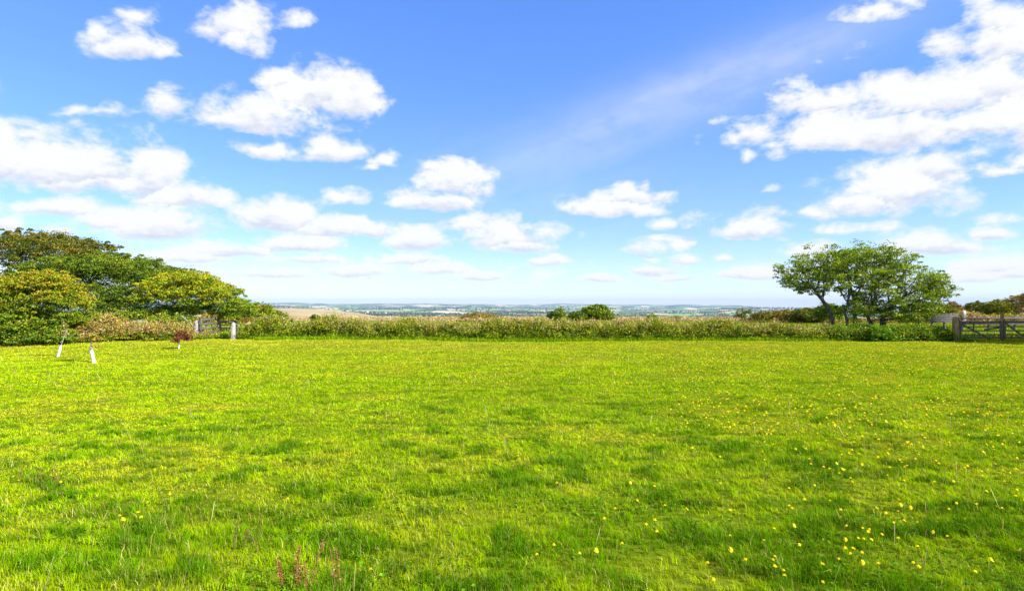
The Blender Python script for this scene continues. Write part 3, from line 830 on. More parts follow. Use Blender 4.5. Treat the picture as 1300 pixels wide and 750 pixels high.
# banks beyond the right gate and the right end of the heath
hedge('hedge', 'straw coloured grassy bank running behind the grey rail fence', 'hedge',
      [(1180, 396, 54), (1230, 394, 54), (1245, 392, 54), (1262, 397, 54), (1310, 395, 54), (1345, 395, 54)], 1500, 0.11,
      [(0, (RUST + PINK, None)), (0.7, (YEL + PINK + HT, None))], dep=1.6, clump=.3, per=24)
hedge('hedge', 'rough golden brown bank below the gorse left of the windswept tree', 'hedge',
      [(955, 407, 53), (1010, 405, 52), (1080, 404, 52), (1165, 402, 52), (1180, 398, 53)], 1100, 0.11,
      [(0, (RUST + OLIVE, None)), (0.7, (YEL[2:] + PINK + OLIVE[:2], None))], dep=1.8, clump=.3, per=22)

# ------------------------------------------------------------------ the windswept tree on the right
def windswept_tree():
    Y = 28.6
    t = empty('windswept_tree', gbase(1085, Y), 'big windswept hawthorn with several dark stems beside the field gate', 'tree')
    L = [lobe(1010, 350, Y, 22, 22, 1.2), lobe(1040, 338, Y, 34, 22, 1.4), lobe(1070, 328, Y, 34, 17, 1.5), lobe(1105, 326, Y, 34, 15, 1.5), lobe(1135, 335, Y, 30, 18, 1.5),
         lobe(1100, 350, Y, 40, 22, 1.7), lobe(1150, 355, Y, 30, 22, 1.6), lobe(1125, 375, Y, 34, 24, 1.6), lobe(1165, 378, Y, 24, 20, 1.4), lobe(1185, 362, Y, 15, 14, 1.0),
         lobe(1050, 358, Y, 28, 18, 1.3), lobe(1145, 392, Y, 28, 13, 1.3), lobe(1024, 366, Y, 14, 7, .6), lobe(1135, 402, Y, 34, 10, 1.3), lobe(1090, 372, Y, 30, 16, 1.3), lobe(1195, 372, Y, 14, 12, .9), lobe(1165, 398, Y, 18, 9, 1), lobe(1085, 395, Y, 22, 10, 1), lobe(1110, 385, Y + .6, 40, 16, 1.2), lobe(1075, 350, Y + .5, 34, 22, 1.3), lobe(1120, 352, Y - .4, 30, 18, 1.2)]
    n = 1500
    A = []
    P = np.array(L)
    i = rng.choice(len(P), n * 2); d = rsph(n * 2) * rng.random((n * 2, 1)) ** (1 / 2.4)
    A = P[i, :3] + d * P[i, 3:6]
    kk = fbm(A[:, 0] * 1.5, A[:, 2] * 1.9, 15, 2)
    A = A[kk > 0.26][:2000]
    roots = [gbase(1062, Y), gbase(1076, Y - .25), gbase(1082, Y + .2), gbase(1106, Y), gbase(1116, Y + .3)]
    # each stem starts as a leaning chain so the boles read
    nodes = []; par = []
    tops = [(1052, 396), (1072, 398), (1084, 396), (1102, 400), (1122, 398)]
    for r, tp in zip(roots, tops):
        p1 = at(tp[0], tp[1], r[1]); p0 = np.array(r) - np.array([0, 0, .1]); prev = -1
        for s in np.linspace(0, 1, 9):
            q = p0 + (p1 - p0) * s + np.array([0.06 * math.sin(5 * s + r[0]), 0.05 * math.cos(4 * s), 0])
            nodes.append(q); par.append(prev); prev = len(nodes) - 1
    # grow from the chain tops
    P0 = np.array(nodes)
    G, gp = grow(A, [nodes[k * 9 + 8] for k in range(5)] + [nodes[k * 9 + 6] for k in range(5)], step=.15, kill=.17, infl=2.4, iters=200)
    off = len(P0); m = {0 + k: k * 9 + 8 for k in range(5)}; m.update({5 + k: k * 9 + 6 for k in range(5)})
    gp2 = np.array([m[i] if i < 10 else (m[gp[i]] if gp[i] < 10 else gp[i] + off) for i in range(len(gp))])
    Pall = np.vstack([P0, G]); pall = np.concatenate([par, gp2]).astype(int)
    for i in range(10): pall[off + i] = m[i]
    # mapped duplicates at zero length are dropped
    keep = np.ones(len(Pall), bool); keep[off:off + 10] = False
    idx = np.cumsum(keep) - 1
    pk = pall[keep]; pk = np.array([-1 if p < 0 else idx[p] for p in pk])
    Pk = Pall[keep]
    V, Fq = tubes(Pk, pk, tip=.0105, expo=2.15, rmax=.19, sides=7)
    build('trunk', V, Fq, M_bark, parent=t, smooth=True)
    # leaves in small sprays on the outer twigs
    cnt = np.zeros(len(Pk), int)
    for i in range(len(Pk) - 1, -1, -1):
        cnt[i] += 1
        if pk[i] >= 0: cnt[pk[i]] += cnt[i]
    tips = Pk[(cnt <= 12) & (Pk[:, 2] > 1.0)]
    dens = fbm(tips[:, 0] * 1.2 + 3, tips[:, 2] * 1.5, 25, 2)
    tips = tips[(dens > 0.27) | (rng.random(len(tips)) < .5)]
    v, f, c = clump_foliage(tips + rng.normal(size=tips.shape) * .13, .06 + .32 * rng.random(len(tips)) ** 1.2, 58, .068,
                            [(0.15, 0.25, 0.005), (0.25, 0.35, 0.006), (0.35, 0.42, 0.008), (0.06, 0.12, 0.005)], [3, 4, 3, 2])
    build('crown', v, f, M_leaf, parent=t, cols=c * .92)
windswept_tree()

# tree outside the right edge whose shade falls on the gateway
tree('broadleaf_tree', 'leafy tree standing right of the field gate and shading the gateway', 'tree', gbase(1420, 24.3),
     [(26.4, 24.0, 2.5, 1.9, 1.5, 1.9), (28.0, 24.1, 2.4, 1.9, 1.4, 2.0), (26.9, 24.4, 4.0, 1.7, 1.2, 1.1), (25.8, 24.8, 1.4, 1.3, 1.3, 1.0), (27.2, 26.6, 2.2, 2.1, 1.6, 1.9), (28.6, 27.8, 2.2, 2.0, 1.5, 1.9)], 1000, .4, 70, .11, G_mid, twigs=120)

# ------------------------------------------------------------------ left gateway
b = gbase(250, 28.6)
v, f, _ = standing_stone((b[0], b[1], b[2] - .1), at(250, 406.5, 28.6)[2] - b[2] + .1, .31, .26, lean=.03, seed=3)
o = build('gatepost', v, f, M_granite, base=b, smooth=True); tag(o, 'broad pale granite gatepost on the left of the old dark gate', 'gatepost')
b = gbase(296, 28.2)
v, f, _ = standing_stone((b[0], b[1], b[2] - .1), at(296, 409, 28.2)[2] - b[2] + .1, .24, .22, lean=.03, seed=8)
o = build('gatepost', v, f, M_granite, base=b, smooth=True); tag(o, 'narrow pinkish granite gatepost right of the nettles at the old gate', 'gatepost')

def field_gate(label, A, Bp, h, nrails, mat, braces, railw=.035, railh=.09, gap0=.12, stiles=(0, 1), name='field_gate', top_h=.11):
    A = np.array(A, float); Bp = np.array(Bp, float)
    t = empty(name, tuple(A), label, 'gate')
    d = Bp - A; L = np.linalg.norm(d); dn = d / L; back = np.array([-dn[1], dn[0], 0])
    zs = [gap0 + (h - gap0) * (k / (nrails - 1)) ** 1.15 for k in range(nrails)]
    for k, z in enumerate(zs):
        hh = top_h if k == nrails - 1 else railh
        v, f, _ = beam(A + [0, 0, z], Bp + [0, 0, z], railw, hh); build('rail', v, f, mat, parent=t)
    for s in stiles:
        p = A + d * s; v, f, _ = beam(p + [0, 0, gap0 - .06] , p + [0, 0, h + .07], .075, .075); build('stile', v, f, mat, parent=t)
    for (s0, z0, s1, z1) in braces:
        v, f, _ = beam(A + d * s0 + back * .04 + [0, 0, z0 * h], A + d * s1 + back * .04 + [0, 0, z1 * h], .03, .075)
        build('brace', v, f, mat, parent=t)
    return t
A = np.array(gbase(255, 28.5)); Bq = np.array(gbase(277, 31.5))
field_gate('old dark wooden five bar gate standing open between granite posts', A, Bq, .98, 5, M_darkwood, [(0.05, .1, .5, 1), (.95, .1, .5, 1)])
A = np.array(gbase(279, 33.5)); Bq = np.array(gbase(302, 33.5))
A[2] += .12; Bq[2] += .12
t = field_gate('pale weathered rail hurdle behind the right granite gatepost', A, Bq, .62, 4, M_hurdle, [], railh=.06, name='hurdle')
for s in (0.03, .97):
    p = np.array(A) + (Bq - A) * s
    v, f, _ = beam(p + [0, .05, -.4], p + [0, .05, .66], .06, .06); build('leg', v, f, M_hurdle, parent=t)

# fallen pale branch left of the gatepost
b = gbase(228, 28.4)
pts = [at(231, 401.5, 28.6), at(236, 406, 28.55), at(242, 410, 28.5), at(247, 418, 28.5)]
P = np.array([np.array(pts[k // 4]) + (np.array(pts[min(k // 4 + 1, 3)]) - np.array(pts[k // 4])) * (k % 4) / 4 for k in range(12)])
v, f = tubes(P, np.arange(-1, 11), tip=.035, expo=60, rmax=.05)
o = build('dead_branch', v, f, M_palebark, base=tuple(P[0])); tag(o, 'pale bare dead branch leaning left of the broad granite gatepost', 'branch')

# ------------------------------------------------------------------ right gateway
b = gbase(1213, 26.6)
v, f, _ = round_post((b[0], b[1], b[2] - .1), at(1213, 402, 26.6)[2] - b[2] + .1, .14, top=.97)
o = build('gatepost', v, f, M_postwood, base=b, smooth=False); tag(o, 'thick round wooden gatepost at the left end of the field gate', 'gatepost')
A = np.array(gbase(1219, 26.6)); Bq = np.array(gbase(1270, 27.0))
gh = at(1240, 409, 26.8)[2]
field_gate('weathered wooden field gate leaf hung on the thick round post', A, Bq, gh - A[2], 5, M_wood, [(0.03, .93, .74, .14), (.98, .72, .60, .62), (.34, .95, .34, .5)], railh=.055, gap0=.2)
b = gbase(1272, 27.1)
v, f, _ = beam((b[0], b[1], b[2]), (b[0], b[1], at(1272, 397, 27.1)[2]), .10, .12)
o = build('gatepost', v, f, M_postwood, base=b); tag(o, 'slim square wooden post where the two leaves of the field gate meet', 'gatepost')
A = np.array(gbase(1275, 27.0)); Bq = np.array(gbase(1332, 26.6))
field_gate('weathered wooden field gate leaf cut by the right edge of the photo', A, Bq, gh - A[2], 5, M_wood, [(0.03, .95, .40, .32), (.40, .32, .78, .95)], railh=.06, gap0=.2)
b = gbase(1334, 26.55)
v, f, _ = round_post((b[0], b[1], b[2] - .1), 1.25, .13, top=.97)
o = build('gatepost', v, f, M_postwood, base=b); tag(o, 'wooden gatepost at the far right end of the field gate', 'gatepost')
b = gbase(1167, 28.0)
v, f, _ = beam((b[0], b[1], b[2]), (b[0], b[1], at(1167, 400.5, 28)[2]), .09, .10)
o = build('fence_post', v, f, M_postwood, base=b); tag(o, 'short sawn wooden fence post under the right branches of the windswept tree', 'fence post')

def rail_fence(label, pxs, Y, tops, mat, nr, hrail, low, group=None, posts=None, posth=None, name='rail_fence'):
    A = np.array(gbase(pxs[0], Y)); Bq = np.array(gbase(pxs[1], Y + .01))
    t = empty(name, tuple(A), label, 'fence')
    d = Bq - A
    for k in range(nr):
        z0 = low + (tops - low) * k / max(nr - 1, 1)
        v, f, _ = beam((A[0], A[1], z0), (Bq[0], Bq[1], z0), .04, hrail); build('rail', v, f, mat, parent=t)
    for s in posts:
        p = A + d * s
        v, f, _ = beam(p + [0, .07, 0], (p[0], p[1] + .07, tops + .03), .09, .09); build('post', v, f, mat, parent=t)
    return t
zt = at(1200, 399.5, 33)[2]; zl = at(1200, 408.5, 33)[2]
rail_fence('close boarded grey rail fence between windswept tree and round gatepost', (1183, 1216), 33, zt, M_greywood, 5, .085, zl, posts=(.02, .5, .97))
zt = at(1250, 404, 36)[2]; zl = at(1250, 411, 36)[2]
rail_fence('long dark two rail fence across the green behind the field gate', (1217, 1345), 36, zt, M_greywood, 2, .10, zl, posts=(.04, .3, .56, .82))
# two thin wires and stakes behind the tree
b = gbase(1224, 54.2)
v, f, _ = standing_stone((b[0], b[1], b[2] - .1), at(1224, 394, 54.2)[2] - b[2] + .1, .34, .3, lean=-.05, seed=5)
o = build('standing_stone', v, f, M_whitestone, base=b, smooth=True); tag(o, 'small white standing stone behind the field gate fence', 'stone')

# ------------------------------------------------------------------ saplings with white guards
def sapling(label, px, pyb, pyt, Y, lean_px, cols, crown_px, ncl, leafy=True, w=.075, per=26):
    Y = EYE * F / (pyb - 387)
    b = at(px, pyb, Y); b[2] = gz(b[0], Y) 
    t = empty('sapling', tuple(b), label, 'sapling')
    top = at(px + lean_px, pyt, Y); 
    n = 10; V = []; Fq = []
    for k in range(n + 1):
        s = k / n; c = b + (top - b) * s; c[2] -= .02 * (k == 0)
        for q in range(10):
            a = 2 * math.pi * q / 10; rr = w * (1.0 - .12 * s) * (1 + .05 * math.sin(9 * s + q))
            V.append((c[0] + rr * math.cos(a), c[1] + rr * math.sin(a), c[2]))
    for k in range(n):
        for q in range(10):
            q2 = (q + 1) % 10; Fq.append((k*10 + q, k*10 + q2, (k+1)*10 + q2, (k+1)*10 + q))
    build('tree_guard', V, Fq, M_guard, parent=t, smooth=True)
    C = np.array([at(px + lean_px + cx + rng.normal() * 1.0, cy, Y + rng.normal() * .12) for cx, cy in crown_px])
    st = [top + (b - top) * .15]
    P, pa = grow(C, st, step=.07, kill=.1, infl=3, iters=90)
    v, f = tubes(P, pa, tip=.007, expo=2.0, rmax=.035); build('trunk', v, f, M_palebark, parent=t)
    if leafy:
        Cc = C[rng.choice(len(C), ncl)] + rng.normal(size=(ncl, 3)) * .08
        v, f, c = clump_foliage(Cc, .09, per, .055, cols); build('crown', v, f, M_leaf, parent=t, cols=c)
    return t
sapling('bare twigged sapling in a slim white guard leaning right before the golden shrub', 73.5, 452, 438, 22.2, 4, RUST, [(3, 432), (6, 424), (-2, 426), (9, 418), (0, 415), (14, 426), (5, 412)], 12, w=.042, per=12)
sapling('brown leaved sapling in a fat white guard leaning left in front of the bramble bank', 119.5, 460, 443, 20.6, -4, RUST, [(0, 437), (-3, 430), (4, 432), (-8, 424), (6, 424), (1, 418), (-14, 420), (10, 416)], 44, w=.052)
sapling('dark red leaved sapling with pale foot beside the broad granite gatepost', 227, 443, 434, 24.0, 1, [(0.13, 0.025, 0.018), (0.18, 0.04, 0.025), (0.08, 0.025, 0.015)], [(0, 428), (4, 427), (7, 430), (-4, 430), (2, 424), (-7, 432), (8, 428), (-2, 426)], 42, w=.026)

# ------------------------------------------------------------------ distant woods and farms
def distant():
    n = 0; P = []; S = []
    r_ = np.random.default_rng(5)
    for k in range(900):
        r = 700 * (15000 / 700) ** r_.random(); a = r_.uniform(-.86, .86)
        x, y = r * math.sin(a), r * math.cos(a)
        wood = r_.random() < .3
        if wood:
            m = int(10 + 30 * r_.random()); s = r_.normal(size=(m, 2)) * [90 + r * .012, 55 + r * .012]
        else:
            m = int(8 + 16 * r_.random()); dr = r_.normal() * .5; tt = np.linspace(-1, 1, m) * (120 + r * .02)
            s = np.stack([tt * math.cos(dr), tt * math.sin(dr)], 1) + r_.normal(size=(m, 2)) * 4
        P.append(s + [x, y]); S.append((5 + 4 * r_.random(m)) * (1 + r / 16000))
    P = np.vstack(P); S = np.concatenate(S); r = np.hypot(P[:, 0], P[:, 1])
    ok = (r > 650) & ~((P[:, 0] < 60) & (P[:, 0] > -420) & (P[:, 1] < 560)); P = P[ok]; S = S[ok]
    z = terrain(P[:, 0], P[:, 1])
    # each tree is a lumpy cap of 26 vertices
    nu, nv = 8, 3
    T = [(0, 0, 1.0)] + [(math.cos(2 * math.pi * i / nu) * q, math.sin(2 * math.pi * i / nu) * q, h) for (q, h) in ((.72, .75), (1.0, .25), (.85, -.35)) for i in range(nu)]
    T = np.array(T); N = len(P)
    V = T[None] * (1 + .22 * r_.normal(size=(N, len(T), 1))) * np.stack([S * 1.1, S * 1.1, S], 1)[:, None] + np.stack([P[:, 0], P[:, 1], z + S * .3], 1)[:, None]
    q = []
    for i in range(0, nu, 2): q.append((0, 1 + i, 1 + (i + 1) % nu, 1 + (i + 2) % nu))
    for b_ in (0, 1):
        for i in range(nu):
            j = (i + 1) % nu; q.append((1 + b_*nu + j, 1 + b_*nu + i, 1 + (b_+1)*nu + i, 1 + (b_+1)*nu + j))
    Fq = (np.arange(N)[:, None, None] * len(T) + np.array(q)[None]).reshape(-1, 4)
    c = np.repeat(palette(N, [(0.022, 0.04, 0.012), (0.035, 0.055, 0.014), (0.06, 0.065, 0.018)]), len(T), 0)
    o = build('distant_woodland', V.reshape(-1, 3), Fq, M_far, cols=c, smooth=True)
    tag(o, kind="stuff"); o["label"] = "hedgerow trees and woods in the hazy valley"
    # farmhouses: gabled, white walls and slate roof
    spots = []
    for (px0, px1, cnt, r0, r1) in ((350, 385, 9, 2300, 3200), (540, 605, 11, 3200, 4600), (400, 520, 5, 4500, 6500), (640, 700, 5, 2600, 4200), (860, 960, 5, 3500, 5200), (1225, 1300, 0, 1, 1)):
        for k in range(cnt):
            px = r_.uniform(px0, px1); Y = r_.uniform(r0, r1); spots.append(((px - 650) / F * Y, Y))
    w_, d_, h_, rf = 15., 8., 6., 4.
    src = None
    for k, (x, y) in enumerate(spots):
        loc = (x, y, gz(x, y) - .5); rot = r_.uniform(-.5, .5)
        if src is None:
            t = empty('farmhouse', (0, 0, 0), 'tiny pale house among trees in the hazy valley beyond the hedge', 'house', 'houses in the distant valley')
            Vb = [(sx * w_/2, sy * d_/2, z) for z in (0, h_) for sx, sy in ((-1, -1), (1, -1), (1, 1), (-1, 1))]
            build('wall', Vb + [(-w_/2 , 0, h_ + rf), (w_/2, 0, h_ + rf)], [(0, 1, 5, 4), (1, 2, 6, 5), (2, 3, 7, 6), (3, 0, 4, 7), (5, 6, 9, 9), (7, 4, 8, 8)][:4], M_wall, parent=t)
            e = .5
            Vr = [(-w_/2 - e, -d_/2 - e, h_ - .3), (w_/2 + e, -d_/2 - e, h_ - .3), (w_/2 + e, 0, h_ + rf), (-w_/2 - e, 0, h_ + rf), (-w_/2 - e, d_/2 + e, h_ - .3), (w_/2 + e, d_/2 + e, h_ - .3)]
            build('roof', Vr, [(0, 1, 2, 3), (3, 2, 5, 4)], M_roof, parent=t)
            t.location = loc; t.rotation_euler = (0, 0, rot); src = t; t.scale = (1.3,) * 3
        else: clone(src, loc, None, rot, r_.uniform(.9, 1.7))
distant()

# ------------------------------------------------------------------ meadow grass
def patchiness(X, Y):
    """0 lush dark .. 1 dry yellow"""
    k = fbm(X * .22, Y * .5, 101, 5) * .38 + fbm(X * 1.6, Y * 2.6, 111, 4) * .62
    return k

def meadow():
    V = []; Fq = []; C = []; off = 0
    zones = [(2.0, 4.5, 9500, .0030, .046), (4.5, 7.5, 6600, .0040, .038), (7.5, 12, 3500, .0064, .032), (12, 18, 1450, .0125, .030), (18, 29.5, 700, .020, .027)]
    for (y0, y1, dens, wd, ht) in zones:
        hw = .95 * y1 + 1.6; n = int(dens * (y1 - y0) * 2 * hw)
        X = rng.uniform(-hw, hw, n); Y = rng.uniform(y0, y1, n)
        s = np.abs(X) < .93 * Y + 1.6
        # left edge of the field runs in under the shrubs
        X, Y = X[s], Y[s]; n = len(X)
        # draw the blades together in tussocks
        gx, gy = np.round(X / .085 + .45 * np.sin(Y * 9)), np.round(Y / .085 + .45 * np.sin(X * 8))
        cx = gx + (hash2(gx, gy, 5) - .5) * 1.1; cy = gy + (hash2(gx, gy, 6) - .5) * 1.1
        pull = .45 * rng.random(n)
        X = X + (cx * .085 - X) * pull; Y = Y + (cy * .085 - Y) * pull
        tus = hash2(gx, gy, 7)
        gap = fbm(X * 2.4, Y * 3.2, 171, 3)
        kp = rng.random(n) < np.clip((gap - .27) * 7, .55, 1)
        X, Y, tus, gap = X[kp], Y[kp], tus[kp], gap[kp]; n = len(X)
        g = terrain(X, Y); k = patchiness(X, Y)
        tuft = sstep(.55, .68, fbm(X * 2.9, Y * 4.2, 121, 4) + .035 * sstep(2, 16, X) + .02 * sstep(9, 4, Y)); lush = sstep(.50, .36, k)
        dry = sstep(.50, .64, k)
        near_ = .45 + .55 * sstep(13, 6, Y); tuft = tuft * near_; lush = lush * near_
        fore = sstep(8, 3.5, Y)
        L = ht * (.55 + .7 * rng.random(n)) * (1 + .8 * tuft + .30 * lush + .25 * fore - .25 * dry) * (.50 + 1.0 * tus)
        W = wd * (.7 + .6 * rng.random(n))
        a = rng.random(n) * 2 * np.pi
        lean = rng.normal(size=(n, 2)) * .42 + np.array([-.28, .1]) + np.stack([fbm(X*.8, Y*.8, 130, 2) - .5, fbm(X*.8, Y*.8, 140, 2) - .5], 1) * 1.1
        B = np.stack([X, Y, g - .006], 1)
        s_ = np.stack([np.cos(a), np.sin(a), np.zeros(n)], 1) * W[:, None] * .5
        ld = np.stack([lean[:, 0], lean[:, 1], np.zeros(n)], 1)
        up = np.array([0, 0, 1.])
        mid = B + (up * .58 + ld * .22) * L[:, None]; tip = B + (up * (.95) + ld * .8) * L[:, None] 
        tip[:, 2] -= (np.linalg.norm(lean, axis=1) * .18 * L)
        v = np.stack([B - s_, B + s_, mid - s_ * .8, mid + s_ * .8, tip], 1).reshape(-1, 3)
        i = np.arange(n)[:, None] * 5 + off
        f = np.concatenate([i + [0, 1, 3], i + [0, 3, 2], i + [2, 3, 4]], 0)
        base_g = np.array([.30, .42, .001]); lush_g = np.array([.11, .24, .001]); dry_g = np.array([.42, .42, .004])
        col = base_g + (lush_g - base_g) * (.6 * lush + .42 * fore + .7 * tuft).clip(0, 1)[:, None]
        col = col + (dry_g - col) * (dry * (.80 - .5 * fore))[:, None]
        # yellower, strawy strip along the far side
        far = sstep(14, 24.5, Y) * (.55 + .6 * (fbm(X * .25, Y * .8, 150, 3) - .3))
        col = col + (np.array([.42, .42, .012]) - col) * (far * .75).clip(0, 1)[:, None]
        orange = sstep(19, 23, Y) * sstep(.46, .62, fbm(X * .4, Y * 1.1, 160, 3))
        col = col + (np.array([.46, .30, .06]) - col) * (orange * .6 * rng.random(n))[:, None]
        u = rng.random(n)
        col = col + (np.array([.055, .15, .002]) - col) * (tuft * .72)[:, None]
        straw = u < .06 + .07 * dry
        col[straw] = np.array([.38, .33, .10]) * (.7 + .5 * rng.random((straw.sum(), 1)))
        rust = (u > .992); col[rust] = np.array([.34, .15, .04])
        col = col * (1 + .22 * rng.normal(size=(n, 1))).clip(.4, 1.7) * (.82 + .36 * tus)[:, None]
        V.append(v); Fq.append(f); C.append(np.repeat(col, 5, 0)); off += n * 5
    # clover and plantain leaves between the blades, and dry seed stalks
    n = 60000
    Y = 2.1 + 12 * rng.random(n) ** 1.6; X = rng.uniform(-1, 1, n) * (.95 * Y + 1.2)
    pk = fbm(X * 1.3, Y * 1.6, 201, 3) > .53; X, Y = X[pk], Y[pk]; n = len(X)
    P = np.stack([X, Y, terrain(X, Y) + .012 + .028 * rng.random(n)], 1)
    v, f = leaves(P, np.tile(np.array([[0, 0, 1.0]]), (n, 1)), .016 + .022 * rng.random(n) ** 2, aspect=.75, jit=.35)
    tri = np.concatenate([f[:, [0, 1, 2]], f[:, [0, 2, 3]]], 0) + off
    V.append(v); Fq.append(tri); C.append(np.repeat(palette(n, [(.07, .19, .01), (.12, .25, .012), (.05, .13, .01)]), 4, 0)); off += n * 4
    n = 450
    Y = 2.2 + 16 * rng.random(n); X = rng.uniform(-1, 1, n) * (.95 * Y + 1.2)
    B = np.stack([X, Y, terrain(X, Y)], 1); L = .10 + .14 * rng.random(n); W = .0014 + .0002 * Y
    a = rng.random(n) * 6.28; s_ = np.stack([np.cos(a), np.sin(a), 0 * a], 1) * W[:, None]
    ld = np.stack([rng.normal(size=n) * .25, rng.normal(size=n) * .25, np.ones(n)], 1) * L[:, None]
    v = np.stack([B - s_ * .5, B + s_ * .5, B + ld * .78 - s_ * .5, B + ld * .78 + s_ * 1.6, B + ld], 1).reshape(-1, 3)
    i = np.arange(n)[:, None] * 5 + off
    Fq.append(np.concatenate([i + [0, 1, 3], i + [0, 3, 2], i + [2, 3, 4]], 0)); V.append(v)
    C.append(np.repeat(palette(n, [(.42, .34, .14), (.36, .24, .10), (.48, .42, .20)]), 5, 0)); off += n * 5
    # lush fringe at the foot of the hedge
    n = 26000
    X = rng.uniform(-12.5, 21.5, n); Y = 26.8 + rng.random(n) * .7 + np.where(X < 0, .6, 0) * sstep(0, -6, X)
    g = terrain(X, Y); L = .06 + .13 * rng.random(n) ** 1.5; a = rng.random(n) * 2 * np.pi; W = .02
    B = np.stack([X, Y, g], 1); s_ = np.stack([np.cos(a), np.sin(a), 0 * a], 1) * W * .5
    ld = np.stack([rng.normal(size=n) * .3, rng.normal(size=n) * .3, np.ones(n)], 1) * L[:, None]
    v = np.stack([B - s_, B + s_, B + ld * .55 - s_ * .8, B + ld * .55 + s_ * .8, B + ld], 1).reshape(-1, 3)
    i = np.arange(n)[:, None] * 5 + off
    Fq.append(np.concatenate([i + [0, 1, 3], i + [0, 3, 2], i + [2, 3, 4]], 0)); V.append(v)
    C.append(np.repeat(palette(n, [(0.16, 0.30, 0.004), (0.26, 0.38, 0.004), (0.10, 0.22, 0.004)]), 5, 0)); off += n * 5
    # paddock beyond the gates, coarser
    n = 60000
    X = rng.uniform(-26, 52, n); Y = rng.uniform(29.5, 54, n)
    g = terrain(X, Y); L = .10 + .08 * rng.random(n); a = rng.random(n) * 2 * np.pi; W = .05
    B = np.stack([X, Y, g], 1); s_ = np.stack([np.cos(a), np.sin(a), 0 * a], 1) * W * .5
    ld = np.stack([rng.normal(size=n) * .4, rng.normal(size=n) * .4, np.ones(n)], 1) * L[:, None]
    v = np.stack([B - s_, B + s_, B + ld * .55 - s_ * .8, B + ld * .55 + s_ * .8, B + ld], 1).reshape(-1, 3)
    i = np.arange(n)[:, None] * 5 + off
    Fq.append(np.concatenate([i + [0, 1, 3], i + [0, 3, 2], i + [2, 3, 4]], 0)); V.append(v)
    C.append(np.repeat(palette(n, [(0.16, 0.26, 0.01), (0.22, 0.29, 0.012), (0.10, 0.2, 0.01), (.32, .30, .04)]), 5, 0)); off += n * 5
    o = build('grass', np.vstack(V), np.vstack(Fq), M_grass, cols=np.vstack(C))
    tag(o, kind="stuff"); o["label"] = "short bright green meadow grass with lush and dry patches"
meadow()

# ------------------------------------------------------------------ yellow flowers
def flower_arrays(seed, h):
    r_ = np.random.default_rng(seed)
    V = []; Fq = []; C = []; R = .0125
    tilt = r_.normal() * .25, r_.normal() * .25
    npet = 16
    for ring, (r0, z0, c) in enumerate(((1.0, .0, (.84, .66, .008)), (.68, .005, (.84, .60, .008)))):
        for k in range(npet):
            a = 2 * math.pi * (k + .5 * ring) / npet + r_.normal() * .05; w = .22
            rr = R * r0 * (1 + .1 * r_.normal())
            p = [(0, 0, h + z0), (rr * .6 * math.cos(a - w), rr * .6 * math.sin(a - w), h + z0 + .002), (rr * math.cos(a), rr * math.sin(a), h + z0 - .001 + .003 * r_.normal()), (rr * .6 * math.cos(a + w), rr * .6 * math.sin(a + w), h + z0 + .002)]
            b_ = len(V)
            for q in p: V.append((q[0], q[1], q[2] + q[0] * tilt[0] + q[1] * tilt[1])); C.append(c)
            Fq.append((b_, b_+1, b_+2, b_+3))
    head = (np.array(V), np.array(Fq), np.array(C))
    n = 5; V = []; Fq = []
    for k in range(n):
        s = k / (n - 1)
        for q in range(5):
            a = 2 * math.pi * q / 5
            V.append((.0016 * math.cos(a) + .01 * math.sin(s * 3) * (1 - s), .0016 * math.sin(a), h * s - .002))
    for k in range(n - 1):
        for q in range(5):
            q2 = (q + 1) % 5; Fq.append((k*5+q, k*5+q2, (k+1)*5+q2, (k+1)*5+q))
    st = (np.array(V), np.array(Fq), np.tile(np.array([[.13, .2, .03]]), (len(V), 1)))
    return head, st

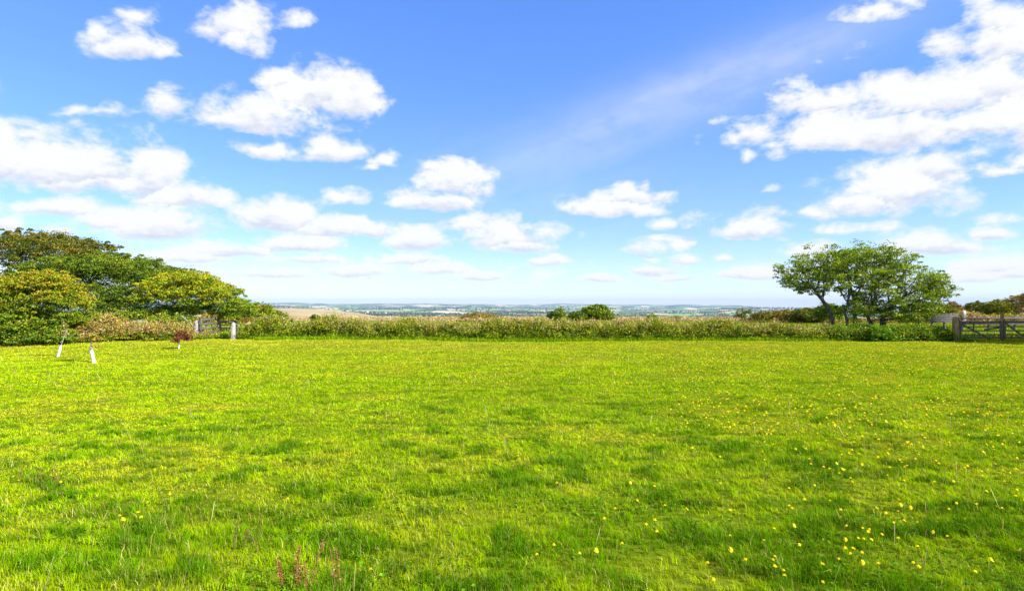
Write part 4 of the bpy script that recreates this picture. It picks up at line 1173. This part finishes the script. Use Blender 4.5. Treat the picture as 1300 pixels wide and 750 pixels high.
def flowers():
    r_ = np.random.default_rng(99)
    pts = []
    def scatter(x0, x1, y0, y1, n, clus=0.5):
        cl = [(r_.uniform(x0, x1), r_.uniform(y0, y1)) for _ in range(max(2, n // 6))]
        for _ in range(n):
            if r_.random() < clus:
                c = cl[r_.integers(len(cl))]; k = (c[1] - 387) / 250
                px, py = c[0] + r_.normal() * 42 * k, c[1] + r_.normal() * 18 * k
            else: px, py = r_.uniform(x0, x1), r_.uniform(y0, y1)
            py = max(py, 437); Y = EYE * F / (py - 387) ; X = (px - 650) / F * Y
            pts.append((px, py, X, Y))
    scatter(940, 1300, 585, 745, 85); scatter(960, 1300, 530, 610, 110); scatter(860, 1120, 520, 560, 80, .7); scatter(640, 960, 560, 745, 34, .3)
    scatter(860, 1300, 462, 535, 520, .6); scatter(820, 1300, 440, 475, 1100, .5); scatter(560, 900, 440, 500, 45, .5); scatter(200, 640, 438, 470, 200, .5)
    for p in [(20, 610), (27, 614), (13, 643), (68, 612), (80, 618), (165, 615), (155, 672), (160, 674), (182, 670), (178, 660), (190, 646), (218, 635), (218, 641), (195, 645), (472, 733), (5, 610), (367, 640)]:
        Y = EYE * F / (p[1] - 387); pts.append((p[0], p[1], (p[0] - 650) / F * Y, Y))
    pts.sort(key=lambda p: p[3])
    variants = []
    lab = lambda px, py: ('yellow flower in the grass at the left front of the meadow' if px < 420 else
                          'yellow flower in the grass at the centre front of the meadow' if px < 900 else
                          'yellow flower in the grass at the right front of the meadow')
    grp = lambda px, py: ('yellow flowers at left front' if px < 420 else 'yellow flowers at centre front' if px < 900 else 'yellow flowers at right front')
    M_stem = M_grass
    fi = 0
    for v_ in range(5):
        hd, st = flower_arrays(v_, .062 + .010 * v_)
        variants.append((hd, st, []))
    for k, (px, py, X, Y) in enumerate(pts[:300]):
        hd, st, src = variants[k % 5]
        loc = (X, Y, gz(X, Y)); sc = (1.0 + .3 * r_.random()) * (1.0 if Y < 6 else 1.15)
        if not src:
            t = empty('yellow_flower', (0, 0, 0), lab(px, py), 'flower', grp(px, py))
            build('flower_head', hd[0], hd[1], M_flower, parent=t, cols=hd[2])
            build('stem', st[0], st[1], M_stem, parent=t, cols=st[2])
            t.location = loc; t.scale = (sc,) * 3; src.append(t)
        else:
            c = clone(src[0], loc, lab(px, py), r_.uniform(0, 6.28), sc); c['group'] = grp(px, py)
    # the rest, further off
    V = []; Fq = []; C = []; off = 0
    for k, (px, py, X, Y) in enumerate(pts[300:]):
        hd, st, _ = variants[k % 5]; g = gz(X, Y); s = 1.45
        for (v, f, c) in (hd, st):
            V.append(v * s + [X, Y, g]); Fq.append(f + off); C.append(c); off += len(v)
    o = build('yellow_flowers', np.vstack(V), np.vstack(Fq), M_flower, cols=np.vstack(C))
    tag(o, kind="stuff"); o["label"] = "yellow flowers dotted over the far half of the meadow"
flowers()

# ------------------------------------------------------------------ dock plants with rusty seed stalks in the foreground
def dock(label, px, py, nst, hmin, hmax, spread, cols, seeds):
    Y = EYE * F / (py - 387); X = (px - 650) / F * Y; b = (X, Y, gz(X, Y))
    t = empty('dock_plant', b, label, 'plant')
    SV = []; SF = []; off = 0; LP = []
    for k in range(nst):
        p0 = np.array(b) + [rng.normal() * spread, rng.normal() * spread * .5, 0]; h = rng.uniform(hmin, hmax); ln = rng.normal(size=2) * .16 * h
        n = 9; P = np.array([p0 + [ln[0] * (s ** 1.5), ln[1] * (s ** 1.5), h * s] for s in np.linspace(0, 1, n)])
        v, f = tubes(P, np.arange(-1, n - 1), tip=.0026, expo=50, rmax=.004, sides=5)
        m = int(seeds * rng.uniform(.6, 1.2)); s = rng.uniform(.35, 1, m); 
        Q = (np.stack([p0[0] + ln[0] * s ** 1.5, p0[1] + ln[1] * s ** 1.5, p0[2] + h * s], 1) + rng.normal(size=(m, 3)) * [.009, .009, .006])
        v2, f2 = leaves(Q, rsph(len(Q)), .012)
        build('seed_stalk', np.vstack([v, v2]), np.vstack([f, f2 + len(v)]), M_flower, parent=t,
              cols=np.vstack([np.tile(np.array([[.24, .13, .05]]), (len(v), 1)), np.repeat(palette(len(Q), cols, jit=.25), 4, 0)]))
    return t
dock('rust red dock plant with several seed stalks in the front grass', 388, 742, 9, .14, .32, .09, [(.36, .13, .05), (.48, .20, .08), (.24, .08, .03)], 60)
dock('thin dark brown dock stalks left of the rust red dock plant', 312, 697, 4, .12, .26, .05, [(.14, .07, .03), (.22, .12, .05)], 26)
dock('faint reddish sorrel stalks in the grass at the left edge', 55, 612, 6, .10, .2, .12, [(.30, .14, .05), (.36, .22, .08)], 22)
